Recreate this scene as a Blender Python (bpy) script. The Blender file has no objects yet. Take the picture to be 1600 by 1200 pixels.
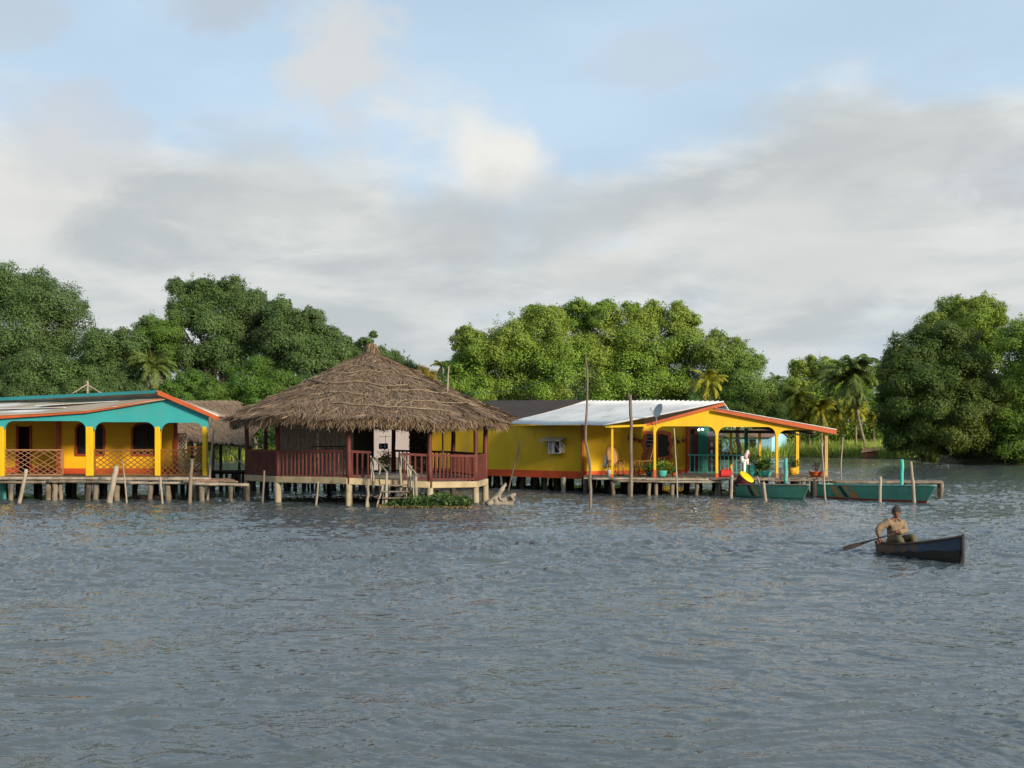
import bpy, bmesh, math, random
import numpy as np
from mathutils import Vector, Matrix

random.seed(7)
rng = np.random.default_rng(11)
R = math.radians
scene = bpy.context.scene
COL = scene.collection

# ------------------------------------------------------------------ camera, world, sun, exposure
F = 1690.0      # focal length in photo pixels
HZ = 692.0      # row of the horizon in the photo
CZ = 2.5        # eye height
cam_d = bpy.data.cameras.new('camera')
cam = bpy.data.objects.new('camera', cam_d)
COL.objects.link(cam)
cam.location = (0, 0, CZ)
cam.rotation_euler = (R(90), 0, 0)
cam_d.sensor_width = 36
cam_d.lens = F / 1600 * 36
cam_d.shift_y = (HZ - 600) / 1600
cam_d.clip_end = 9000
scene.camera = cam

SUN = Vector((0.66, -0.68, 0.285)).normalized()
sun_d = bpy.data.lights.new('sun', 'SUN')
sun = bpy.data.objects.new('sun', sun_d)
COL.objects.link(sun)
sun.rotation_euler = (-SUN).to_track_quat('-Z', 'Y').to_euler()
sun_d.energy = 4.8
sun_d.angle = R(9)
sun_d.color = (1.0, 0.86, 0.66)

scene.view_settings.view_transform = 'Standard'
scene.view_settings.look = 'None'
scene.view_settings.exposure = 0.42
scene.view_settings.gamma = 1.0


def pix_dir(u, v):
    d = Vector(((u - 800) / F, 1.0, (HZ - v) / F))
    return d.normalized()


def make_world():
    w = bpy.data.worlds.new("World")
    scene.world = w
    w.use_nodes = True
    nt = w.node_tree
    N, L = nt.nodes, nt.links
    bg = N['Background']
    bg.inputs['Strength'].default_value = 0.0765

    def math_n(op, a, b=None, c=None, clamp=False):
        n = N.new('ShaderNodeMath'); n.operation = op; n.use_clamp = clamp
        for i, x in enumerate((a, b, c)):
            if x is None: continue
            if isinstance(x, (int, float)): n.inputs[i].default_value = x
            else: L.new(x, n.inputs[i])
        return n.outputs[0]

    def smooth(x, lo, hi, a=0.0, b=1.0):
        n = N.new('ShaderNodeMapRange'); n.interpolation_type = 'SMOOTHSTEP'
        L.new(x, n.inputs[0])
        n.inputs[1].default_value = lo; n.inputs[2].default_value = hi
        n.inputs[3].default_value = a; n.inputs[4].default_value = b
        return n.outputs[0]

    def mix(fac, a, b):
        n = N.new('ShaderNodeMix'); n.data_type = 'RGBA'
        if isinstance(fac, (int, float)): n.inputs[0].default_value = fac
        else: L.new(fac, n.inputs[0])
        for i, x in ((6, a), (7, b)):
            if isinstance(x, tuple): n.inputs[i].default_value = (*x, 1)
            else: L.new(x, n.inputs[i])
        return n.outputs[2]

    tc = N.new('ShaderNodeTexCoord')
    gen = tc.outputs['Generated']
    sep = N.new('ShaderNodeSeparateXYZ'); L.new(gen, sep.inputs[0])
    el = sep.outputs[2]

    def noise(scale, st, detail, rough, off, dist=0.0):
        m = N.new('ShaderNodeMapping'); L.new(gen, m.inputs[0])
        m.inputs['Scale'].default_value = st; m.inputs['Location'].default_value = off
        n = N.new('ShaderNodeTexNoise'); L.new(m.outputs[0], n.inputs['Vector'])
        n.inputs['Scale'].default_value = scale; n.inputs['Detail'].default_value = detail
        n.inputs['Roughness'].default_value = rough; n.inputs['Distortion'].default_value = dist
        return n.outputs[0]

    n1 = noise(4.2, (1, 1, 2.4), 7, 0.52, (0.3, 0.1, 0.7), 0.25)
    n2 = noise(7.0, (1, 1, 3.4), 7, 0.56, (3.3, 1.1, 0.2), 0.3)
    n3 = noise(2.6, (1, 1, 3.0), 6, 0.50, (7.3, 4.1, 1.2), 0.2)
    nw = noise(14.0, (1, 1, 1.3), 5, 0.55, (1.0, 2.0, 3.0), 0.0)

    sky = N.new('ShaderNodeTexSky'); sky.sky_type = 'NISHITA'; sky.sun_disc = False
    sky.sun_elevation = math.asin(SUN.z)
    sky.sun_rotation = math.atan2(SUN.x, SUN.y)
    sky.air_density = 1.0; sky.dust_density = 1.0; sky.ozone_density = 1.5
    # thin high veil over the blue
    veil = smooth(n3, 0.30, 0.72, 0.78, 0.98)
    blue = mix(veil, sky.outputs[0], (5.7, 7.3, 8.9))
    # low cloud bank: cover depends on elevation and noise
    lowcov = smooth(el, 0.13, 0.37, 0.36, -0.36)
    cov = math_n('ADD', math_n('MULTIPLY_ADD', math_n('SUBTRACT', n1, 0.5), 1.7, 0.5), lowcov)
    cmask = smooth(cov, 0.36, 0.74, 0.0, 0.96)
    # cloud shades
    shade = math_n('ADD', math_n('MULTIPLY', n2, 0.7), math_n('MULTIPLY', n3, 0.5))
    c_a = mix(smooth(shade, 0.47, 0.72), (5.2, 5.55, 5.65), (7.3, 7.45, 7.25))
    # the sunlit upper rim of the bank is whiter
    rim = math_n('MULTIPLY', smooth(cov, 0.80, 0.52), smooth(n2, 0.40, 0.62))
    c_b = mix(math_n('MULTIPLY', rim, 0.85), c_a, (8.2, 8.1, 7.7))
    out = mix(cmask, blue, c_b)
    # pale even grey close to the horizon
    hz = smooth(el, 0.02, 0.14, 0.72, 0.0)
    out = mix(hz, out, (5.4, 5.9, 6.2))

    # separate cumulus heaps at their own bearings
    def heap(d, r, squash, col, dens, wob):
        s = N.new('ShaderNodeVectorMath'); s.operation = 'SUBTRACT'
        L.new(gen, s.inputs[0]); s.inputs[1].default_value = d
        m = N.new('ShaderNodeVectorMath'); m.operation = 'MULTIPLY'
        L.new(s.outputs[0], m.inputs[0]); m.inputs[1].default_value = (1, 1, squash)
        l = N.new('ShaderNodeVectorMath'); l.operation = 'LENGTH'
        L.new(m.outputs[0], l.inputs[0])
        dist = math_n('ADD', l.outputs['Value'], math_n('MULTIPLY', math_n('SUBTRACT', nw, 0.5), wob * r))
        f = smooth(dist, r * 0.35, r * 1.1, dens, 0.0)
        return f, col
    for args in (
        (pix_dir(540, 110), 0.058, 1.0, (7.0, 7.0, 6.8), 0.80, 2.4),
        (pix_dir(550, 185), 0.035, 0.8, (6.2, 6.4, 6.6), 0.40, 2.6),
        (pix_dir(790, 252), 0.062, 1.35, (8.6, 8.5, 8.0), 0.92, 1.5),
        (pix_dir(880, 318), 0.10, 2.1, (5.45, 5.8, 5.85), 0.62, 1.8),
        (pix_dir(410, 290), 0.105, 2.0, (5.6, 5.95, 5.95), 0.60, 1.8),
        (pix_dir(60, 285), 0.075, 1.4, (7.6, 7.6, 7.3), 0.75, 2.0),
        (pix_dir(1340, 250), 0.125, 1.7, (5.5, 5.85, 5.9), 0.68, 1.8),
        (pix_dir(720, 365), 0.12, 3.0, (5.2, 5.55, 5.65), 0.65, 1.6),
        (pix_dir(1250, 390), 0.14, 2.6, (6.9, 7.05, 6.95), 0.70, 1.8),
        (pix_dir(960, 420), 0.06, 1.6, (7.0, 7.0, 6.8), 0.55, 2.0),
        (pix_dir(1040, 105), 0.075, 2.0, (5.7, 6.2, 6.8), 0.45, 2.4),
        (pix_dir(120, 200), 0.075, 1.6, (5.8, 6.1, 6.5), 0.55, 2.4),
        (pix_dir(320, -5), 0.065, 2.4, (5.0, 5.4, 5.9), 0.65, 2.2),
        (pix_dir(0, 20), 0.06, 2.0, (5.4, 5.8, 6.2), 0.5, 2.2),
        (pix_dir(1580, 260), 0.06, 1.8, (5.2, 5.5, 5.8), 0.6, 2.0),
    ):
        f, col = heap(*args)
        out = mix(f, out, col)
    L.new(out, bg.inputs['Color'])


make_world()

# ------------------------------------------------------------------ helpers
def at(u, v, Y):
    return Vector(((u - 800) / F * Y, Y, CZ - (v - HZ) / F * Y))


def X(u, Y):
    return (u - 800) / F * Y


ORG = {}


def tag(o, label=None, cat=None, group=None, kind=None):
    if label: o['label'] = label
    if cat: o['category'] = cat
    if group: o['group'] = group
    if kind: o['kind'] = kind
    return o


def thing(name, label, cat, loc, group=None):
    o = bpy.data.objects.new(name, None)
    COL.objects.link(o)
    o.empty_display_size = 0.3
    o.location = loc
    ORG[o.name] = Vector(loc)
    return tag(o, label, cat, group)


def org(o):
    return ORG.get(o.name, Vector((0, 0, 0)))


def mesh_obj(name, me, mat, parent=None, loc=None):
    o = bpy.data.objects.new(name, me)
    COL.objects.link(o)
    if mat: me.materials.append(mat)
    if parent is not None:
        o.parent = parent
        ORG[o.name] = org(parent)
    elif loc is not None:
        o.location = loc
        ORG[o.name] = Vector(loc)
    return o


class MB:
    """collects simple shapes in world coordinates"""
    def __init__(s):
        s.v = []; s.f = []

    def add(s, vs, fs):
        b = len(s.v)
        s.v += [Vector(x) for x in vs]
        s.f += [[b + i for i in f] for f in fs]
        return s

    def box(s, c, size, rz=0.0):
        c = Vector(c); h = [x / 2 for x in size]
        m = Matrix.Rotation(rz, 3, 'Z')
        vs = [c + m @ Vector((sx * h[0], sy * h[1], sz * h[2])) for sx in (-1, 1) for sy in (-1, 1) for sz in (-1, 1)]
        return s.add(vs, [(0, 1, 3, 2), (4, 6, 7, 5), (0, 4, 5, 1), (2, 3, 7, 6), (0, 2, 6, 4), (1, 5, 7, 3)])

    def beam(s, a, b, w, h, up=(0, 0, 1)):
        a = Vector(a); b = Vector(b); d = (b - a).normalized(); up = Vector(up)
        sd = d.cross(up)
        if sd.length < 1e-4: sd = d.cross(Vector((0, 1, 0)))
        sd.normalize(); u2 = sd.cross(d).normalized()
        vs = []
        for p in (a, b):
            for i, j in ((-1, -1), (1, -1), (1, 1), (-1, 1)):
                vs.append(p + sd * (i * w / 2) + u2 * (j * h / 2))
        return s.add(vs, [(0, 3, 2, 1), (4, 5, 6, 7), (0, 1, 5, 4), (1, 2, 6, 5), (2, 3, 7, 6), (3, 0, 4, 7)])

    def tube(s, pts, rad, n=7, cap=True, rough=0.0):
        pts = [Vector(p) for p in pts]
        if isinstance(rad, (int, float)): rad = [rad] * len(pts)
        if len(rad) == 2 and len(pts) > 2:
            rad = [rad[0] + (rad[1] - rad[0]) * i / (len(pts) - 1) for i in range(len(pts))]
        d0 = (pts[1] - pts[0]).normalized()
        ref = Vector((1, 0, 0)) if abs(d0.x) < 0.8 else Vector((0, 1, 0))
        vs = []; k = len(pts)
        for i, p in enumerate(pts):
            d = (pts[min(i + 1, k - 1)] - pts[max(i - 1, 0)]).normalized()
            a = (ref - d * ref.dot(d)).normalized(); b = d.cross(a); ref = a
            for j in range(n):
                t = 2 * math.pi * j / n
                r = rad[i] * (1 + (random.uniform(-rough, rough) if rough else 0))
                vs.append(p + (a * math.cos(t) + b * math.sin(t)) * r)
        fs = [(i * n + j, i * n + (j + 1) % n, (i + 1) * n + (j + 1) % n, (i + 1) * n + j) for i in range(k - 1) for j in range(n)]
        if cap:
            fs.append(tuple(range(n - 1, -1, -1))); fs.append(tuple((k - 1) * n + j for j in range(n)))
        return s.add(vs, fs)

    def stick(s, a, b, r0, r1=None, wob=0.03, seg=5, n=7):
        a = Vector(a); b = Vector(b); r1 = r0 if r1 is None else r1
        pts = []; rr = []
        for i in range(seg + 1):
            t = i / seg
            p = a.lerp(b, t)
            if 0 < i < seg: p = p + Vector((random.uniform(-wob, wob), random.uniform(-wob, wob), random.uniform(-wob, wob) * .3))
            pts.append(p); rr.append((r0 + (r1 - r0) * t) * random.uniform(.9, 1.1))
        return s.tube(pts, rr, n, rough=.06)

    def lathe(s, c, prof, n=18, tilt=None):
        c = Vector(c); vs = []
        m = tilt if tilt else Matrix.Identity(3)
        for r, z in prof:
            for j in range(n):
                t = 2 * math.pi * j / n
                vs.append(c + m @ Vector((r * math.cos(t), r * math.sin(t), z)))
        k = len(prof)
        fs = [(i * n + j, i * n + (j + 1) % n, (i + 1) * n + (j + 1) % n, (i + 1) * n + j) for i in range(k - 1) for j in range(n)]
        fs.append(tuple(range(n - 1, -1, -1))); fs.append(tuple((k - 1) * n + j for j in range(n)))
        return s.add(vs, fs)

    def ball(s, c, r, n=10, m=7):
        c = Vector(c)
        if isinstance(r, (int, float)): r = (r, r, r)
        vs = [c + Vector((0, 0, -r[2]))]
        for i in range(1, m):
            p = -math.pi / 2 + math.pi * i / m
            for j in range(n):
                t = 2 * math.pi * j / n
                vs.append(c + Vector((r[0] * math.cos(p) * math.cos(t), r[1] * math.cos(p) * math.sin(t), r[2] * math.sin(p))))
        vs.append(c + Vector((0, 0, r[2])))
        fs = [(0, 1 + (j + 1) % n, 1 + j) for j in range(n)]
        for i in range(m - 2):
            for j in range(n):
                a = 1 + i * n
                fs.append((a + j, a + (j + 1) % n, a + n + (j + 1) % n, a + n + j))
        l = len(vs) - 1; a = 1 + (m - 2) * n
        fs += [(a + j, a + (j + 1) % n, l) for j in range(n)]
        return s.add(vs, fs)

    def strip(s, front, back):
        """a sheet between two polylines of equal length"""
        k = len(front)
        return s.add(list(front) + list(back), [(i, i + 1, k + i + 1, k + i) for i in range(k - 1)])

    def slab(s, bottom, th):
        """a polygon lifted by th (vector)"""
        n = len(bottom); th = Vector(th)
        vs = [Vector(p) for p in bottom] + [Vector(p) + th for p in bottom]
        fs = [tuple(range(n - 1, -1, -1)), tuple(range(n, 2 * n))]
        fs += [(i, (i + 1) % n, n + (i + 1) % n, n + i) for i in range(n)]
        return s.add(vs, fs)

    def curtain(s, pts, zb, zt, th):
        """vertical panel along plan points pts with bottom/top heights and thickness vector th"""
        th = Vector(th); k = len(pts)
        vs = []
        for off in (Vector((0, 0, 0)), th):
            for p, b in zip(pts, zb): vs.append(Vector((p[0], p[1], b)) + off)
            for p, t in zip(pts, zt): vs.append(Vector((p[0], p[1], t)) + off)
        fs = []
        for i in range(k - 1):
            fs.append((i, i + 1, k + i + 1, k + i))
            fs.append((2 * k + i + 1, 2 * k + i, 3 * k + i, 3 * k + i + 1))
            fs.append((i + 1, i, 2 * k + i, 2 * k + i + 1))
            fs.append((k + i, k + i + 1, 3 * k + i + 1, 3 * k + i))
        fs.append((0, k, 3 * k, 2 * k)); fs.append((k - 1, 3 * k - 1, 4 * k - 1, 2 * k - 1))
        return s.add(vs, fs)

    def build(s, name, mat, parent=None, loc=None, smooth=False, fix=True, bevel=0):
        me = bpy.data.meshes.new(name)
        o0 = org(parent) if parent is not None else (Vector(loc) if loc is not None else Vector((0, 0, 0)))
        me.from_pydata([tuple(v - o0) for v in s.v], [], s.f)
        if fix:
            bm = bmesh.new(); bm.from_mesh(me)
            bmesh.ops.recalc_face_normals(bm, faces=bm.faces)
            bm.to_mesh(me); bm.free()
        if smooth:
            me.polygons.foreach_set('use_smooth', [True] * len(me.polygons))
        o = mesh_obj(name, me, mat, parent, loc)
        if bevel:
            b = o.modifiers.new('bevel', 'BEVEL'); b.width = bevel; b.segments = 1; b.limit_method = 'ANGLE'
        return o


def np_mesh(name, verts, quads, mat, parent=None, loc=None, smooth=False):
    verts = np.asarray(verts, dtype=np.float32); quads = np.asarray(quads, dtype=np.int32)
    o0 = org(parent) if parent is not None else (Vector(loc) if loc is not None else Vector((0, 0, 0)))
    verts = verts - np.array(o0, dtype=np.float32)
    k = quads.shape[1]
    me = bpy.data.meshes.new(name)
    me.vertices.add(len(verts)); me.vertices.foreach_set('co', verts.ravel())
    me.loops.add(quads.size); me.loops.foreach_set('vertex_index', quads.ravel())
    me.polygons.add(len(quads))
    me.polygons.foreach_set('loop_start', np.arange(0, quads.size, k, dtype=np.int32))
    me.polygons.foreach_set('loop_total', np.full(len(quads), k, dtype=np.int32))
    if smooth: me.polygons.foreach_set('use_smooth', np.ones(len(quads), dtype=bool))
    me.update(calc_edges=True); me.validate()
    return mesh_obj(name, me, mat, parent, loc)


def copy_part(o, parent, loc=None):
    c = o.copy(); COL.objects.link(c); c.parent = parent
    if loc is not None: c.location = loc
    return c


def copy_tree(o, parent=None):
    c = o.copy(); COL.objects.link(c)
    if parent is not None: c.parent = parent
    for ch in list(o.children): copy_tree(ch, c)
    return c


# ------------------------------------------------------------------ materials
MATS = {}


def mat(name, c1, c2=None, rough=0.75, scale=3.0, stretch=(1, 1, 1), bump=0.0, bscale=20.0, metallic=0.0, spec=0.3,
        spots=None, spot_lo=0.58, spot_hi=0.68, spot_scale=2.0, spot_stretch=(1, 1, 1), detail=5):
    if name in MATS: return MATS[name]
    m = bpy.data.materials.new(name); m.use_nodes = True
    nt = m.node_tree; N, L = nt.nodes, nt.links
    b = N['Principled BSDF']
    b.inputs['Roughness'].default_value = rough
    b.inputs['Metallic'].default_value = metallic
    b.inputs['Specular IOR Level'].default_value = spec
    tc = N.new('ShaderNodeTexCoord')

    def noise(sc, st, det=5):
        mp = N.new('ShaderNodeMapping'); L.new(tc.outputs['Object'], mp.inputs[0]); mp.inputs['Scale'].default_value = st
        n = N.new('ShaderNodeTexNoise'); L.new(mp.outputs[0], n.inputs['Vector'])
        n.inputs['Scale'].default_value = sc; n.inputs['Detail'].default_value = det; n.inputs['Roughness'].default_value = .6
        return n.outputs[0]

    def mixc(f, a, c):
        n = N.new('ShaderNodeMix'); n.data_type = 'RGBA'; L.new(f, n.inputs[0])
        for i, x in ((6, a), (7, c)):
            if isinstance(x, tuple): n.inputs[i].default_value = (*x, 1)
            else: L.new(x, n.inputs[i])
        return n.outputs[2]

    def rng_(x, lo, hi):
        n = N.new('ShaderNodeMapRange'); L.new(x, n.inputs[0]); n.inputs[1].default_value = lo; n.inputs[2].default_value = hi
        return n.outputs[0]
    if c2 is None: c2 = tuple(x * .8 for x in c1)
    col = mixc(rng_(noise(scale, stretch, detail), .35, .65), c1, c2)
    if spots is not None:
        col = mixc(rng_(noise(spot_scale, spot_stretch, 6), spot_lo, spot_hi), col, spots)
    L.new(col, b.inputs['Base Color'])
    if bump:
        bp = N.new('ShaderNodeBump'); bp.inputs['Strength'].default_value = bump; bp.inputs['Distance'].default_value = .02
        L.new(noise(bscale, stretch), bp.inputs['Height']); L.new(bp.outputs[0], b.inputs['Normal'])
    MATS[name] = m
    return m


def leaf_mat(name, cols, trans=0.3, rough=0.55, patch=0.12, patch_col=None):
    if name in MATS: return MATS[name]
    m = bpy.data.materials.new(name); m.use_nodes = True
    nt = m.node_tree; N, L = nt.nodes, nt.links
    b = N['Principled BSDF']; b.inputs['Roughness'].default_value = rough; b.inputs['Specular IOR Level'].default_value = .25
    g = N.new('ShaderNodeNewGeometry')
    ramp = N.new('ShaderNodeValToRGB')
    L.new(g.outputs['Random Per Island'], ramp.inputs[0])
    el = ramp.color_ramp.elements
    for i, c in enumerate(cols):
        p = i / (len(cols) - 1)
        e = el[i] if i < 2 else el.new(p)
        e.position = p; e.color = (*c, 1)
    col = ramp.outputs[0]
    if patch_col is not None:
        tc = N.new('ShaderNodeTexCoord'); n = N.new('ShaderNodeTexNoise'); L.new(tc.outputs['Object'], n.inputs['Vector'])
        n.inputs['Scale'].default_value = patch; n.inputs['Detail'].default_value = 4
        r = N.new('ShaderNodeMapRange'); L.new(n.outputs[0], r.inputs[0]); r.inputs[1].default_value = .45; r.inputs[2].default_value = .7
        mx = N.new('ShaderNodeMix'); mx.data_type = 'RGBA'; L.new(r.outputs[0], mx.inputs[0]); L.new(col, mx.inputs[6]); mx.inputs[7].default_value = (*patch_col, 1)
        col = mx.outputs[2]
    L.new(col, b.inputs['Base Color'])
    if trans:
        t = N.new('ShaderNodeBsdfTranslucent'); L.new(col, t.inputs[0])
        ms = N.new('ShaderNodeMixShader'); ms.inputs[0].default_value = trans
        L.new(b.outputs[0], ms.inputs[1]); L.new(t.outputs[0], ms.inputs[2])
        L.new(ms.outputs[0], N['Material Output'].inputs[0])
    MATS[name] = m
    return m


def glow(name, c, s):
    m = bpy.data.materials.new(name); m.use_nodes = True
    b = m.node_tree.nodes['Principled BSDF']
    b.inputs['Base Color'].default_value = (*c, 1); b.inputs['Emission Color'].default_value = (*c, 1); b.inputs['Emission Strength'].default_value = s
    return m


WOOD = mat('weathered_wood', (.21, .17, .13), (.10, .078, .058), .85, 3, (1, 1, .3), .4, 15)
WOODL = mat('pale_weathered_wood', (.33, .285, .225), (.19, .16, .12), .85, 3, (1, 1, .25), .4, 15)
WOODD = mat('dark_wood', (.045, .036, .028), (.02, .017, .014), .7, 3, (1, 1, .3), .3, 12)  # dark brown wood for rear piles, rafters and indoor timber
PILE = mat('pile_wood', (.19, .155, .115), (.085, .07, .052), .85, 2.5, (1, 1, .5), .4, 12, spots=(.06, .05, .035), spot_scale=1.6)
PILEC = mat('concrete_pile', (.34, .29, .20), (.23, .19, .12), .85, 3, (1, 1, .5), .3, 14, spots=(.10, .08, .05), spot_lo=.6, spot_hi=.75)
YEL = mat('yellow_paint', (.66, .40, .006), (.58, .345, .006), .6, 1.2, (1, 1, .6), .1, 30, spots=(.36, .23, .035), spot_lo=.55, spot_hi=.85, spot_scale=1.1, spot_stretch=(1.3, 1.3, .35))
YELW = mat('yellow_stained_paint', (.56, .36, .008), (.46, .29, .008), .65, .7, (1, 1, .5), .1, 30, spots=(.24, .175, .04), spot_lo=.52, spot_hi=.82, spot_scale=.7, spot_stretch=(1.2, 1.2, .35))
YELC = mat('yellow_column_paint', (.60, .38, .006), (.54, .33, .006), .5, 2, spec=.35, spots=(.3, .2, .05), spot_lo=.66, spot_hi=.8, spot_scale=3)
BOARD = mat('orange_yellow_boards', (.72, .39, .008), (.62, .32, .006), .6, 1.5, (.3, .3, 6), .15, 8)
ORG_ = mat('orange_paint', (.43, .092, .024), (.35, .07, .02), .55, 2, bump=.1, spots=(.30, .10, .05), spot_lo=.62, spot_hi=.8, spot_scale=1.7)
REDB = mat('red_orange_band', (.50, .07, .015), (.40, .055, .014), .6, 1.5, spots=(.22, .06, .03), spot_lo=.6, spot_hi=.8, spot_scale=1.5)
TEAL = mat('teal_paint', (.033, .30, .305), (.028, .26, .265), .55, .9, (1, 1, .4), spots=(.085, .235, .225), spot_lo=.54, spot_hi=.85, spot_scale=1.4, spot_stretch=(1, 1, .4))
TEALR = mat('teal_rail_paint', (.10, .38, .34), (.07, .28, .26), .5, 3)
GREENP = mat('dark_green_paint', (.015, .15, .10), (.012, .11, .08), .6, 2)
REDBR = mat('red_brown_paint', (.12, .029, .022), (.075, .02, .017), .6, 4, (1, 1, .3), .2, spots=(.20, .10, .075), spot_lo=.62, spot_hi=.75, spot_scale=5)
TAN = mat('tan_concrete', (.40, .325, .20), (.29, .23, .14), .85, 1.6, bump=.3, bscale=9, spots=(.20, .15, .09), spot_lo=.58, spot_hi=.75, spot_scale=1.8)
FLOORC = mat('grey_floor', (.36, .35, .32), (.27, .26, .235), .8, 1.5)
CANE = mat('cane_panel_weave', (.48, .41, .35), (.25, .21, .175), .9, 4, (5, 5, 1.4), .6, 10)
DARK = mat('dark_interior', (.020, .014, .010), (.012, .009, .007), .9)  # near-black colour in place of shade inside rooms and openings
SHADEIN = mat('shaded_window_inside', (.016, .014, .013), (.028, .024, .021), .5, spec=.15)  # near-black sheets painted for the unlit rooms behind open windows
METAL = mat('corrugated_metal', (.64, .655, .66), (.50, .51, .52), .5, .8, (1, 1, 1), metallic=.0, spec=.4, spots=(.34, .31, .27), spot_lo=.60, spot_hi=.80, spot_scale=.9)
METALO = mat('old_roof_sheets', (.40, .335, .25), (.28, .225, .16), .6, .5, spots=(.60, .60, .58), spot_lo=.50, spot_hi=.60, spot_scale=.30)
DROOF = mat('dark_roof', (.045, .032, .026), (.028, .020, .017), .9, 1.5, bump=.4)
PINK = mat('pale_plaster', (.36, .32, .315), (.31, .27, .265), .8, .8)
SKYB = mat('sky_blue_paint', (.30, .58, .72), (.26, .50, .64), .7, .6)
BROWNR = mat('brown_old_roof', (.26, .16, .11), (.17, .105, .075), .85, .7, bump=.3, bscale=5)
THATCH = leaf_mat('thatch_straw', [(0.100, 0.067, 0.042), (0.209, 0.146, 0.096), (0.134, 0.091, 0.058), (0.351, 0.259, 0.179)], 0.0, .85)
THATCHB = mat('thatch_bed', (.13, .085, .054), (.072, .046, .03), .95, 6, (1, 1, 1), .8, 18)
THATCH2 = leaf_mat('pale_thatch_straw', [(.16, .11, .075), (.26, .185, .125), (.20, .14, .095), (.36, .27, .19)], 0.0, .85)
WHITE = mat('white_paint', (.72, .72, .70), (.60, .60, .58), .5, 3)
GREY = mat('grey_metal', (.32, .33, .33), (.24, .25, .25), .45, 4, metallic=.3)
DISH = mat('dish_grey', (.36, .39, .38), (.28, .31, .30), .5, 2)
RED = mat('red_plastic', (.50, .025, .02), (.42, .02, .02), .4, spec=.4)
TERRA = mat('terracotta_orange', (.55, .11, .03), (.45, .085, .025), .6, 4)
TEALPOT = mat('teal_pot', (.08, .42, .36), (.06, .34, .29), .5, 4)
YPOT = mat('yellow_pot', (.60, .36, .02), (.45, .26, .02), .6, 4)
WICKER = mat('wicker_cane', (.36, .19, .055), (.25, .12, .035), .7, 14, bump=.3)
WICKERF = mat('wicker_frame', (.24, .10, .028), (.16, .065, .02), .6, 6)
BLUEBOX = mat('blue_plastic', (.02, .035, .20), (.015, .025, .14), .5)

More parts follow.
